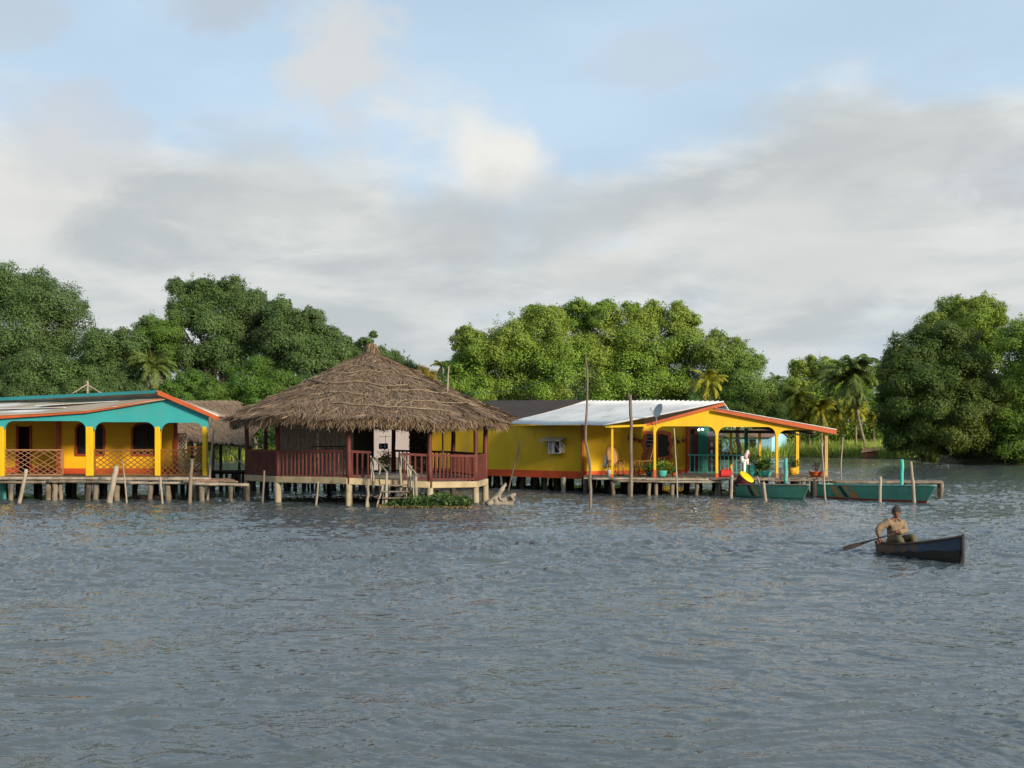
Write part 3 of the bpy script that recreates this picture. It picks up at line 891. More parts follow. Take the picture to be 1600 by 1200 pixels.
def plank_deck(parent, quad, n, m, th=.06, name='deck'):
    """planks across the quad (a,b front; d,c back), tiny gaps, all one surface part"""
    a, b_, c, d = [Vector(p) for p in quad]
    b = MB()
    for i in range(n):
        t0 = i / n; t1 = (i + .93) / n
        dz = Vector((0, 0, random.uniform(-.012, .012)))
        e0 = Vector((0, random.uniform(-.10, .03), 0))
        b.slab([a.lerp(b_, t0) + dz + e0, a.lerp(b_, t1) + dz + e0, d.lerp(c, t1) + dz, d.lerp(c, t0) + dz], (0, 0, -th))
    return b.build(name, m, parent)


def rail(parent, A, B, z0a, z0b, h, m, spacing=.21, post_r=.032, top=.10, bot=True, name='railing', jit=.01):
    A = Vector((A[0], A[1], 0)); B = Vector((B[0], B[1], 0))
    b = MB()
    b.beam((A.x, A.y, z0a + h), (B.x, B.y, z0b + h), .09, top)
    o = b.build(name, m, parent)
    if bot:
        q = MB(); q.beam((A.x, A.y, z0a + .10), (B.x, B.y, z0b + .10), .05, .06); q.build('bottom_rail', m, o)
    L = (B - A).length; n = max(1, int(L / spacing))
    for i in range(n):
        t = (i + .5) / n
        p = A.lerp(B, t) + Vector((random.uniform(-jit, jit), random.uniform(-jit, jit), 0)); z0 = z0a + (z0b - z0a) * t
        q = MB(); q.beam((p.x, p.y, z0 + .02), (p.x + random.uniform(-jit, jit), p.y, z0 + h - top / 2), post_r * 2, post_r * 2)
        q.build('baluster', m, o)
    return o


def lattice(parent, A, B, z0, z1, step, m, w=.045, th=.02, name='lattice_panel', frame=True, slope=1.0, skip=0.0):
    A = Vector((A[0], A[1], 0)); B = Vector((B[0], B[1], 0)); d = (B - A); L = d.length; d.normalize()
    nrm = d.cross(Vector((0, 0, 1)))
    h = z1 - z0; b = MB()
    for sg, off in ((1, .0), (-1, th * 1.05)):
        s = -h / slope
        while s < L:
            if sg == 1: p = (s, 0), (s + h / slope, h)
            else: p = (s, h), (s + h / slope, 0)
            (x0, y0), (x1, y1) = p
            if x0 < 0: y0 += (y1 - y0) * (-x0) / (x1 - x0); x0 = 0
            if x1 > L: y1 = y0 + (y1 - y0) * (L - x0) / (x1 - x0); x1 = L
            if x1 - x0 > .02 and random.random() >= skip:
                q0 = A + d * x0 + nrm * off; q1 = A + d * x1 + nrm * off
                b.beam((q0.x, q0.y, z0 + y0), (q1.x, q1.y, z0 + y1), th, w)
            s += step
    if frame:
        for z in (z0, z1): b.beam((A.x, A.y, z) , (B.x, B.y, z), .06, .06)
        for P in (A, B): b.beam((P.x, P.y, z0), (P.x, P.y, z1), .06, .06)
    return b.build(name, m, parent)


def thatch_strands(pts_dirs, m, parent, name, rs, wmin=.012, wmax=.03):
    pass


def straw(P, D, Nn, L, W):
    """P start, D direction, Nn normal -> thin quads"""
    S = unit(np.cross(D, Nn))
    V = np.empty((len(P), 4, 3))
    V[:, 0] = P - S * W; V[:, 1] = P + S * W; V[:, 2] = P + D * L + S * W * .5; V[:, 3] = P + D * L - S * W * .5
    return V


# ------------------------------------------------------------------ thatched pavilion
PV = [(386, 47.6, .84), (434.5, 45.2, .84), (545.5, 43.2, .84), (672, 43.4, .68), (743.5, 45.4, .63), (758.5, 47.4, .67),
      (707.5, 51.5, .74), (614.5, 53.0, .80), (514, 53.3, .84), (416, 51.5, .84)]


def pavilion():
    P = [Vector((X(u, Y), Y, z)) for u, Y, z in PV]
    c = sum(P, Vector()) / len(P); c.z = 0
    o = thing('thatched_pavilion', 'round open pavilion with a big brown thatched roof on stilts over the water', 'pavilion', (c.x, c.y, 0))
    # roof profile by angle
    apex = at(580, 549, 48.0)
    cx, cy = apex.x, apex.y
    nA, nT = 120, 14
    rs = np.random.default_rng(3)
    ang = np.linspace(0, 2 * np.pi, nA, endpoint=False)
    # eave top height/radius around: front (-y) hangs lower
    fr = -np.sin(ang)                                      # 1 at the camera side
    ze = 3.60 - .10 * np.clip(fr, 0, 1) + .10 * np.clip(-np.cos(ang), 0, 1) + .05 * np.sin(3 * ang + 1) + .04 * np.sin(7 * ang) + .03 * rs.normal(size=nA)
    Re = 6.10 + .10 * np.sin(5 * ang + .5) + .05 * np.sin(11 * ang) + .03 * rs.normal(size=nA)

    def surf(a, t, lift=0.0):
        """a angle index (float), t 0 apex..1 eave"""
        i = a / (2 * np.pi) * nA
        i0 = np.floor(i).astype(int) % nA; i1 = (i0 + 1) % nA; f = i - np.floor(i)
        re = Re[i0] * (1 - f) + Re[i1] * f; z1 = ze[i0] * (1 - f) + ze[i1] * f
        r = .22 + (re - .22) * t
        z = apex.z - .05 + (z1 - apex.z) * (t ** .95)
        z = z + .05 * np.sin(a * 9 + t * 7) * t + .055 * ((t * 6.5 + .12 * np.sin(a * 5) + .06 * np.sin(a * 13)) % 1.0) * np.clip(t * 4, 0, 1)
        return np.stack([cx + np.cos(a) * r, cy + np.sin(a) * r, z + lift], -1)
    V = []; Fq = []
    for k in range(nT + 1): V.append(surf(ang, np.full(nA, k / nT)))
    drop = np.stack([cx + np.cos(ang) * (Re - .10), cy + np.sin(ang) * (Re - .10), ze - .40 + .05 * rs.normal(size=nA)], -1)
    V.append(drop)
    for t, dz in ((.92, -.42), (.5, -.35), (.08, -.35)):
        V.append(surf(ang, np.full(nA, t), dz))
    rows = len(V); V = np.concatenate(V)
    for k in range(rows - 1):
        for j in range(nA):
            Fq.append((k * nA + j, (k + 1) * nA + j, (k + 1) * nA + (j + 1) % nA, k * nA + (j + 1) % nA))
    roof = np_mesh('roof', V, Fq, THATCHB, o, smooth=True)
    # straw layer
    n = 30000
    a = rs.uniform(0, 2 * np.pi, n); t = np.sqrt(rs.random(n)) * .99
    P0 = surf(a, t, .03); P1 = surf(a, np.minimum(t + .05, 1.05), .03)
    D = unit(P1 - P0); side = np.stack([-np.sin(a), np.cos(a), np.zeros(n)], -1)
    D = unit(D + side * rs.normal(0, .55, (n, 1)) + np.array([0, 0, 1]) * rs.uniform(-.02, .14, (n, 1)))
    nn = np.stack([np.cos(a) * .45, np.sin(a) * .45, np.full(n, .9)], -1)
    S1 = straw(P0, D, unit(nn + .3 * rs.normal(size=(n, 3))), rs.uniform(.25, .75, (n, 1)), rs.uniform(.008, .022, (n, 1)))
    # eave fringe hanging down
    n2 = 16000
    a = rs.uniform(0, 2 * np.pi, n2); P0 = surf(a, rs.uniform(.93, 1.0, n2), .02); P0[:, 2] -= rs.random(n2) * .26
    rad = np.stack([np.cos(a), np.sin(a), np.zeros(n2)], -1)
    side = np.stack([-np.sin(a), np.cos(a), np.zeros(n2)], -1)
    D = unit(rad * rs.uniform(-.45, .65, (n2, 1)) + side * rs.normal(0, .75, (n2, 1)) - np.array([0, 0, 1]))
    S2 = straw(P0, D, unit(rad + .4 * rs.normal(size=(n2, 3))), rs.uniform(.12, .46, (n2, 1)), rs.uniform(.007, .016, (n2, 1)))
    S = np.concatenate([S1, S2]).reshape(-1, 3)
    np_mesh('straw_layer', S, np.arange(len(S)).reshape(-1, 4), THATCH, roof)
    # tied collar at the peak
    b = MB(); b.lathe((apex.x, apex.y, apex.z - .55), [(.75, 0), (.42, .28), (.25, .50), (.22, .62), (.30, .70), (.20, .86), (.05, .90)], 14)
    b.build('roof_cap', THATCHB, roof, smooth=True)
    n3 = 700
    a = rs.uniform(0, 2 * np.pi, n3); z = rs.uniform(.05, .9, n3)
    rr = np.interp(z, [0, .28, .5, .62, .70, .86], [.75, .44, .27, .25, .32, .22])
    P0 = np.stack([apex.x + np.cos(a) * rr, apex.y + np.sin(a) * rr, apex.z - .55 + z], -1)
    rad = np.stack([np.cos(a), np.sin(a), np.zeros(n3)], -1)
    D = unit(rad * .3 - np.array([0, 0, 1]) + .2 * rs.normal(size=(n3, 3)))
    S = straw(P0, D, rad, rs.uniform(.2, .4, (n3, 1)), rs.uniform(.008, .018, (n3, 1))).reshape(-1, 3)
    np_mesh('cap_straw', S, np.arange(len(S)).reshape(-1, 4), THATCH, roof)
    # thin poles tied across the thatch
    for t, a0, a1, m in ((.36, -2.2, -1.2, WOODL), (.52, -2.75, -1.0, WOODL), (.62, -1.45, -.55, WOODL), (.50, -2.9, -2.0, WOOD), (.88, -1.75, -.85, WOODL),
                         (.80, -1.1, -.35, WOODL), (.28, -1.7, -1.0, WOOD), (.45, -.9, -.35, WOOD), (.70, -1.9, -1.45, WOODL)):
        aa = np.linspace(a0, a1, 12); tt = t + np.linspace(-.03, .035, 12) * (1 if t != .36 else -1) + .012 * np.sin(aa * 9)
        pts = surf(aa, tt, .12)
        b = MB(); b.tube([Vector(p) for p in pts], .025, 6); b.build('binding_pole', mat('thatch_pole_wood', (.24, .185, .13), (.15, .115, .08), .9, 4) if m is WOODL else m, roof)
    for k in range(26):
        a0 = random.uniform(-2.6, -.5); t0 = random.uniform(.15, .95)
        p0 = surf(np.array([a0]), np.array([t0]), .11)[0]; p1 = surf(np.array([a0 + random.uniform(-.16, .16)]), np.array([min(1, t0 + random.uniform(-.10, .12))]), .12)[0]
        b = MB(); b.tube([Vector(p0), Vector(p1)], .014, 5)
        b.build('binding_pole', mat('thatch_pole_wood', (.24, .185, .13), (.15, .115, .08), .9, 4), roof)
    # floor and rim beam
    b = MB()
    b.slab([p + (c - p).normalized() * .04 + Vector((0, 0, .20)) for p in [Vector((q.x, q.y, q.z)) for q in P]], (0, 0, .06))
    b.build('floor', FLOORC, o)
    for i in range(len(P)):
        A, B = P[i], P[(i + 1) % len(P)]
        b = MB()
        out = (B - A).cross(Vector((0, 0, 1))).normalized() * .05
        ext = (B - A).normalized() * .03
        b.beam(A + Vector((0, 0, .135)) + out - ext * 0, B + Vector((0, 0, .135)) + out, .16, .26)
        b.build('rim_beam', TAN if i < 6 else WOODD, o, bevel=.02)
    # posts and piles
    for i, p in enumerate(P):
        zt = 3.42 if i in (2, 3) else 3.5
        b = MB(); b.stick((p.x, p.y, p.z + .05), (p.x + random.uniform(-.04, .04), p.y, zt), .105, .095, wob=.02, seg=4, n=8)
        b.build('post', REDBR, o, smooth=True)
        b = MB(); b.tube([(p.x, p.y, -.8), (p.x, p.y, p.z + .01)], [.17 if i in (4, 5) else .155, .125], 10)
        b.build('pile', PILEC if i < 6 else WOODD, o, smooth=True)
    # eave ring beam
    b = MB()
    for i in range(len(P)):
        A, B = P[i], P[(i + 1) % len(P)]
        b.beam((A.x, A.y, 3.36), (B.x, B.y, 3.36), .10, .14)
    b.build('eave_beam', REDBR, o)
    b = MB()
    for i, p in enumerate(P):
        b.stick((p.x, p.y, 3.30), (apex.x, apex.y, apex.z - .75), .06, .05, wob=.03)
    b.build('rafters', WOODD, o)
    # railings
    fz = [p.z + .26 for p in P]

    def pt(i, j, t): return P[i].lerp(P[j], t)
    H = 1.06
    rail(o, P[0], P[1], fz[0], fz[1], H, REDBR, spacing=.125, post_r=.045)
    rail(o, P[1], P[2], fz[1], fz[2], H, REDBR)
    g0 = pt(2, 3, .27); g1 = pt(2, 3, .645)
    rail(o, P[2], g0, fz[2], g0.z + .26, H, REDBR)
    rail(o, g1, P[3], g1.z + .26, fz[3], H, REDBR)
    rail(o, P[3], P[4], fz[3], fz[4], H, REDBR)
    rail(o, P[4], P[5], fz[4], fz[5], H, REDBR, spacing=.13, post_r=.04)
    rail(o, P[5], P[6], fz[5], fz[6], H, REDBR)
    rail(o, P[6], P[7], fz[6], fz[7], H, REDBR)
    rail(o, P[9], P[0], fz[9], fz[0], H, REDBR)
    # cane room inside
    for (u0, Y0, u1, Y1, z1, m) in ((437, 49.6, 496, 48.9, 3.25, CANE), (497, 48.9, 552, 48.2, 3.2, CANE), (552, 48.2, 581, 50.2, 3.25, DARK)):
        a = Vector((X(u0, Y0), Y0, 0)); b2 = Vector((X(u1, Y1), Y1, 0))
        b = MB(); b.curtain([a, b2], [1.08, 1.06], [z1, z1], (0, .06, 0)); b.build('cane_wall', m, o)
        # split canes standing proud of the panel
        if m is CANE:
            bb = MB(); k = 26
            for i in range(k):
                t = (i + .5) / k; p = a.lerp(b2, t)
                bb.stick((p.x, p.y - .02, 1.75 + random.uniform(-.1, .1)), (p.x + random.uniform(-.05, .05), p.y - .02, 3.2 - random.uniform(0, .1)), .012, wob=.01, seg=3, n=4)
            for z in (1.8, 2.2, 2.65, 3.05):
                bb.beam((a.x, a.y - .05, z + random.uniform(-.02, .02)), (b2.x, b2.y - .05, z), .03, .035)
            bb.build('cane_lath', mat('cane_lath', (.42, .36, .30), (.25, .21, .175), .9, 6), o)
    b = MB(); b.box((X(579, 50), 50, 2.2), (.28, .28, 2.4)); b.build('inner_post', DARK, o)
    b = MB(); b.beam((X(490, 47.6), 47.6, 2.33), (X(545, 47.2), 47.2, 2.36), .5, .05); b.build('counter', WOODD, o)
    # dried vine screen hanging at the back of the pavilion
    rs2 = np.random.default_rng(9)
    n = 6500
    uu = rs2.uniform(640, 670, n); Yv = 52.2
    pos = np.stack([(uu - 800) / F * Yv, np.full(n, Yv) + rs2.normal(0, .12, n), rs2.uniform(1.1, 3.4, n)], -1)
    V, Q = leaf_quads(pos, unit(rs2.normal(size=(n, 3))), .13, rs2)
    np_mesh('vine_screen', V, Q, leaf_mat('dry_vine', [(.06, .048, .034), (.11, .09, .065), (.08, .068, .048)], .2), o)
    return o, P


pav, PP = pavilion()

# steps with rough handrails in front of the pavilion
def steps():
    o = thing('water_steps', 'rough stick steps with pale handrails leading from the pavilion to the water', 'steps', at(612, 790, 42.4))
    L = ((576, 752, 572, 790), (579, 712, 580, 752), (583, 715, 583, 752), (593, 725, 593, 768), (604, 737, 604, 788), (598, 758, 586, 788), (600, 760, 597, 790),
         (626, 707, 626, 770), (637, 722, 637, 770), (640, 726, 640, 768), (643, 728, 640, 775), (650, 740, 652, 788), (647, 745, 645, 780), (636, 762, 633, 786), (573, 770, 578, 790))
    for u0, v0, u1, v1 in L:
        Y0 = 42.7 if v1 < 778 else 42.3
        b = MB(); a = at(u1, v1, Y0); a.z = min(a.z, -.3) if v1 > 778 else a.z
        b.stick(a, at(u0, v0, Y0 + .2), .055 if (u0 in (576, 604, 626, 650)) else .032, None, wob=.03); b.build('stick_post', WOODL, o, smooth=True)
    for a, b2 in (((583, 714), (605, 738)), ((626, 709), (651, 743))):
        b = MB(); b.stick(at(*a, 42.75), at(*b2, 42.3), .04, .035, wob=.03); b.build('handrail', WOOD, o, smooth=True)
    for i, v in enumerate((758, 768, 778)):
        b = MB(); Y = 42.6 - .15 * i; b.beam(at(592 + 3 * i, v, Y), at(636 + 3 * i, v, Y), .22, .05); b.build('step', WOOD, o)


steps()

# ------------------------------------------------------------------ left house (teal gable)
def lerp_list(pts, u):
    for (a, b), (c, d) in zip(pts, pts[1:]):
        if a <= u <= c: return b + (d - b) * (u - a) / (c - a)
    return pts[0][1] if u < pts[0][0] else pts[-1][1]


def arch_profile(posts, top_v, spring_v, u, rad):
    """height (photo row) of the arched underside at column u"""
    best = None
    for (a, b), tv in zip(zip(posts, posts[1:]), top_v):
        if a <= u <= b:
            e = min(u - a, b - u)
            if e < rad:
                k = 1 - e / rad
                return tv + (spring_v - tv) * (1 - math.sqrt(max(0, 1 - k * k)))
            return tv
    return spring_v


def left_house():
    Y = 48.0
    o = thing('teal_gable_house', 'yellow stilt house with teal arched gable and orange roof edges on the left', 'house', (X(160, 50), 50, 0))
    zf = 1.04
    posts = [(-140, .33), (2, .30), (141, .32), (247, .23), (320.5, .19)]
    for u, w in posts:
        z0 = -.7 if u < 10 else zf
        b = MB(); b.box((X(u, Y), Y, (max(z0, zf - .1) + 3.22) / 2), (w, .26, 3.22 - max(z0, zf - .1))); b.build('column', YELC, o, bevel=.015)
        if u < 10:
            b = MB(); b.box((X(u, Y), Y, .1), (w + .02, .28, 1.66)); b.build('column_base', TEALR, o, bevel=.015)
    # gable panel
    fasc_lo = [(-160, 661), (0, 654.5), (95, 648.5), (140, 645), (175, 639.5), (212, 633), (257, 625.5), (258, 625), (324, 648.5), (330, 651)]
    pu = [-140, 2, 141, 247, 322]; pw = [6, 5, 7, 5, 4]
    us = np.unique(np.concatenate([np.arange(-155, 326, 1.0), np.array([257.5])]))
    pts = []; zb = []; zt = []
    for u in us:
        top = lerp_list(fasc_lo, u) - 2
        bot = None
        for i in range(4):
            a = pu[i] + pw[i]; c = pu[i + 1] - pw[i + 1]
            if a <= u <= c:
                e = min(u - a, c - u); rad = 15.0; tv = (657.5, 657.8, 659.5, 660.5)[i]
                bot = tv if e >= rad else tv + 13 * (1 - math.sqrt(max(0, 1 - (1 - e / rad) ** 2)))
                break
        if bot is None: bot = 670.5
        p = at(u, 0, Y - .12); pts.append((p.x, p.y))
        zb.append(at(u, bot, Y - .12).z); zt.append(at(u, top, Y - .12).z)
    b = MB(); b.curtain(pts, zb, zt, (0, .10, 0)); b.build('gable_panel', TEAL, o)
    # fascia left (curved) and right verge
    up = [(-160, 655), (0, 648), (70, 644.8), (135, 640), (200, 630), (258, 621.5)]
    b = MB(); k = [u for u, _ in up]
    b.curtain([(X(u, Y - .3), Y - .3) for u in k], [at(u, lerp_list(fasc_lo, u) - .3, Y - .3).z for u in k], [at(u, v, Y - .3).z for u, v in up], (0, .12, 0))
    b.build('fascia', ORG_, o)
    b = MB()
    A0, A1 = at(246, 609.5, Y - .45), at(341, 651, Y - .45)
    b.curtain([(A0.x, A0.y), (A1.x, A1.y)], [A0.z - .20, A1.z - .16], [A0.z, A1.z], (0, .12, 0)); b.build('fascia', ORG_, o)
    # roof sheets: near slope
    fr = [at(u, v + .8, Y - .35) for u, v in up]
    bk = [at(u, v, yy) for u, v, yy in ((-200, 636, 60.5), (-40, 628.5, 56), (45, 626, 54), (115, 624, 52.2), (185, 621.5, 50.6), (243, 618, 49.2))]
    b = MB()
    n = 5
    rows = [[a.lerp(c, i / n) + Vector((0, 0, .03 * math.sin(i * 2 + j))) for j, (a, c) in enumerate(zip(fr, bk))] for i in range(n + 1)]
    for i in range(n): b.strip(rows[i], rows[i + 1])
    rf = b.build('roof', METALO, o, fix=False)
    sd = rf.modifiers.new('thick', 'SOLIDIFY'); sd.thickness = .04
    # laid loose sheets edges on the roof
    for (u0, v0, y0, u1, v1, y1) in ((-60, 641, 50.8, 105, 637.5, 49.3), (60, 635, 50.2, 190, 627.5, 49.4)):
        b = MB(); b.beam(at(u0, v0 - .6, y0), at(u1, v1 - .6, y1), .5, .025); b.build('loose_sheet', METAL, o)
    # upper ridge strip and far slope
    r0, r1 = at(-200, 633.5, 61.5), at(247, 612.0, 48.0)
    b = MB(); b.curtain([(r0.x, r0.y - .3), (r1.x, r1.y - .3)], [r0.z - .10, r1.z - .08], [r0.z + .09, r1.z + .06], (0, .06, 0)); b.build('ridge_board', TEAL, o)
    e0, e1 = at(356, 652.5, 52.5), at(341, 650.5, Y - .33)
    b = MB(); b.slab([r1 + Vector((0, -.22, -.02)), e1, e0, r0 + Vector((0, 0, -.02))], (0, 0, .05)); b.build('roof', METALO, o)
    b = MB(); b.beam(at(338, 649.5, 48.4), at(356, 652.5, 53), .08, .14); b.build('fascia', ORG_, o)
    # board in the gap below the ridge, its colour darkened as shade
    b = MB(); b.beam(r0 + Vector((0, .0, -.24)), r1 + Vector((0, .1, -.22)), .05, .3); b.build('shaded_gap_board', mat('grey_green_board', (.16, .22, .20), (.10, .14, .13)), o)
    # walls
    Yw = 51.0
    xa, xb = X(92, Yw), X(275.5, Yw)

    def wall_with_holes(x0, x1, yy, z0, z1, holes, m):
        """front wall with arched holes: vertical strips"""
        xs = sorted(set(list(np.arange(x0, x1, .06)) + [x1] + [h[0] for h in holes] + [h[1] for h in holes]))
        b = MB()
        for a, c in zip(xs, xs[1:]):
            mid = (a + c) / 2; seg = [(z0, z1)]
            for h0, h1, hb, ht in holes:
                if h0 < mid < h1:
                    rr = (h1 - h0) / 2; tt = (mid - (h0 + h1) / 2) / rr
                    top = ht - .30 + .30 * math.sqrt(max(0, 1 - tt * tt))
                    seg = [(z0, hb), (top, z1)]
            for s0, s1 in seg:
                b.add([(a, yy, s0), (c, yy, s0), (c, yy, s1), (a, yy, s1)], [(0, 1, 2, 3)])
        w = b.build('wall', m, o, fix=False)
        return w
    holes = [(X(119, Yw), X(163, Yw), at(0, 711, Yw).z, at(0, 660, Yw).z), (X(207, Yw), X(251, Yw), at(0, 711, Yw).z, at(0, 661, Yw).z)]
    wall_with_holes(xa, xb, Yw, zf, 4.2, holes, BOARD)
    for h0, h1, hb, ht in holes:
        cxm = (h0 + h1) / 2; rr = (h1 - h0) / 2
        outline = [(h0, hb)] + [(h0 + (h1 - h0) * i / 12, ht - .30 + .30 * math.sqrt(max(0, 1 - ((i / 12 - .5) * 2) ** 2))) for i in range(13)] + [(h1, hb)]
        b = MB()
        path = outline + [outline[0]]
        for (x0, z0), (x1, z1) in zip(path, path[1:]):
            if abs(x1 - x0) + abs(z1 - z0) > .005: b.beam((x0, Yw - .015, z0), (x1, Yw - .015, z1), .09, .09, up=(0, 1, 0))
        wf = b.build('window_frame', mat('brown_orange_trim', (.34, .055, .018), (.26, .04, .016), .6, 3), o)
        b = MB(); b.box((cxm, Yw + .12, (hb + ht) / 2), (h1 - h0 - .01, .03, ht - hb)); b.build('shade_backing', SHADEIN, wf)
        b = MB()
        b.beam((cxm, Yw + .06, hb), (cxm, Yw + .06, ht), .05, .05)
        for kz in range(1, 8): b.beam((h0, Yw + .08, hb + (ht - hb) * kz / 8), (h1, Yw + .08, hb + (ht - hb) * kz / 8), .03, .02)
        b.build('shutter', mat('dark_shutter', (.05, .028, .02), (.035, .02, .015)), wf)
    # side return to the right, left recessed wall
    b = MB(); b.curtain([(xb - .02, Yw + .02), (xb - 1.9, Yw + 4.4)], [zf, zf], [4.1, 4.1], (-.08, -.02, 0)); b.build('wall', BOARD, o)
    b = MB(); b.box((xb - .02, Yw - .03, 2.3), (.14, .16, 2.6)); b.build('corner_board', mat('brown_orange_trim', (.34, .055, .018)), o)
    b = MB(); b.box((xa, Yw - .02, 2.3), (.20, .16, 2.6)); b.build('corner_board', ORG_, o)
    b = MB(); b.box((xa - .06, Yw + 1.0, 2.4), (.1, 1.9, 2.8)); b.build('wall', BOARD, o)
    Y2 = 52.9
    xl, xd0, xd1 = X(-160, Y2), X(28, Y2), X(49, Y2)
    b = MB()
    for a, c, z0 in ((xl, xd0, zf), (xd1, X(95, Y2), zf)): b.box(((a + c) / 2, Y2, (z0 + 4.2) / 2), (c - a, .1, 4.2 - z0))
    b.box(((xd0 + xd1) / 2, Y2, 3.75), (xd1 - xd0, .1, .9)); b.build('wall', BOARD, o)
    b = MB(); b.box(((xd0 + xd1) / 2, Y2 + .5, 2.2), (xd1 - xd0 + .4, .04, 2.6)); b.build('door', DARK, o)  # near-black sheet behind the doorway, painted as its unlit inside
    for xx in (xd0, xd1):
        b = MB(); b.box((xx, Y2 - .05, 2.2), (.10, .14, 2.3)); b.build('door_frame', mat('brown_orange_trim', (.34, .055, .018)), o)
    for a, c, yy in ((xa + .11, xb - .1, Yw - .012), (xl, xd0 - .06, Y2 - .062), (xd1 + .06, xa - .12, Y2 - .062)):
        b = MB(); b.box(((a + c) / 2, yy, zf + .13), (c - a, .03, .26)); b.build('baseboard', REDB, o)
    # ceiling
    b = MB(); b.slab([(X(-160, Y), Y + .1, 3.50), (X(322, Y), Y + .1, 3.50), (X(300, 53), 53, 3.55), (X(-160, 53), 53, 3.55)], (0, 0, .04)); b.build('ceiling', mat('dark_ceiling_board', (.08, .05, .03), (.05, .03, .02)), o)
    # lattice rails
    LT = mat('rail_lattice_brown', (.30, .15, .07), (.21, .105, .05), .7, 5)
    LT2 = mat('rail_lattice_dark', (.21, .085, .018), (.15, .06, .015), .7, 5)
    Yl = Y + .02
    zt = at(0, 703, Yl).z
    lattice(o, (X(5, Yl), Yl), (X(98, Yl), Yl), zf + .05, zt, .34, LT, slope=.6, w=.026, name='lattice_rail', skip=.22)
    lattice(o, (X(148, Yl), Yl), (X(243, Yl), Yl), zf + .05, zt, .30, LT2, slope=.7, w=.036, name='lattice_rail')
    lattice(o, (X(251, Yl), Yl), (X(318, Yl), Yl), zf + .05, zt, .27, LT2, slope=.9, w=.036, name='lattice_rail')
    lattice(o, (X(278, 53.5), 53.5), (X(291, 53.5), 53.5), zf + .05, 2.95, .16, mat('lattice_pale', (.5, .40, .36), (.36, .28, .25)), slope=1.2, w=.03, name='lattice_rail')
    lattice(o, (X(291, 54), 54), (X(316, 54), 54), zf + .05, zt + .12, .24, LT2, slope=.9, w=.035, name='lattice_rail')
    # deck, edge logs, piles
    plank_deck(o, ((X(-170, 46.9), 46.9, zf - .02), (X(322, 46.9), 46.9, zf - .02), (X(322, 55), 55, zf - .02), (X(-170, 55), 55, zf - .02)), 60, WOOD)
    for v, Yb, r, u0, u1, m in ((747.5, 46.85, .075, -170, 165, WOODL), (748.5, 46.85, .085, 155, 330, WOODL), (753.5, 46.95, .08, -170, 80, WOOD), (752.5, 46.8, .07, 75, 215, WOOD), (754.5, 46.75, .065, 200, 308, WOODL)):
        b = MB(); b.stick(at(u0, v, Yb), at(u1, v + random.uniform(-.5, 1), Yb), r, r * .85, wob=.035, seg=12); b.build('edge_log', m, o, smooth=True)
    spec = [(u, 46.9 + random.uniform(0, .3), .78, random.uniform(.09, .14)) for u in (-30, 18, 76, 86, 95, 138, 149, 183, 235, 262)]
    piles(o, spec, PILE)
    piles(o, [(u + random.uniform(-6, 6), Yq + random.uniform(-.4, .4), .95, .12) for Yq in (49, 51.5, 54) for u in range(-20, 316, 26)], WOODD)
    # lower sills between the back piles
    b = MB(); b.stick(at(216, 777, 48.2), at(270, 779, 48.2), .12, .1); b.build('low_beam', WOODD, o, smooth=True)
    # small red toy-like stool seen through the lattice
    return o


left_house()

b_j = thing('plank_jetty', 'low plank landing at the right end of the teal house deck', 'jetty', (X(345, 46.6), 46.6, 0))
plank_deck(b_j, ((X(286, 46.2), 46.2, .86), (X(372, 46.2), 46.2, .86), (X(366, 47.8), 47.8, .90), (X(286, 47.8), 47.8, .92)), 3, WOOD, .05)
for k in range(6):
    Yk = 46.3 + k * .22
    b = MB(); b.stick(at(298 + k * 3, 751 - k * .4, Yk), at(372 - k * 3, 753 - k * .9, Yk), .045, .04, wob=.03, seg=6); b.build('deck_pole', mat('reddish_pole', (.26, .15, .10), (.17, .10, .07), .85, 4), b_j, smooth=True)
b = MB(); b.stick(at(300, 756, 46.1), at(389, 757.5, 46.1), .075, .065, wob=.03, seg=6); b.build('edge_log', WOODL, b_j, smooth=True)
piles(b_j, [(315, 46.3, .78, .13), (308, 46.7, .78, .12), (361, 46.2, .75, .095), (387, 46.4, .72, .11)], PILE)

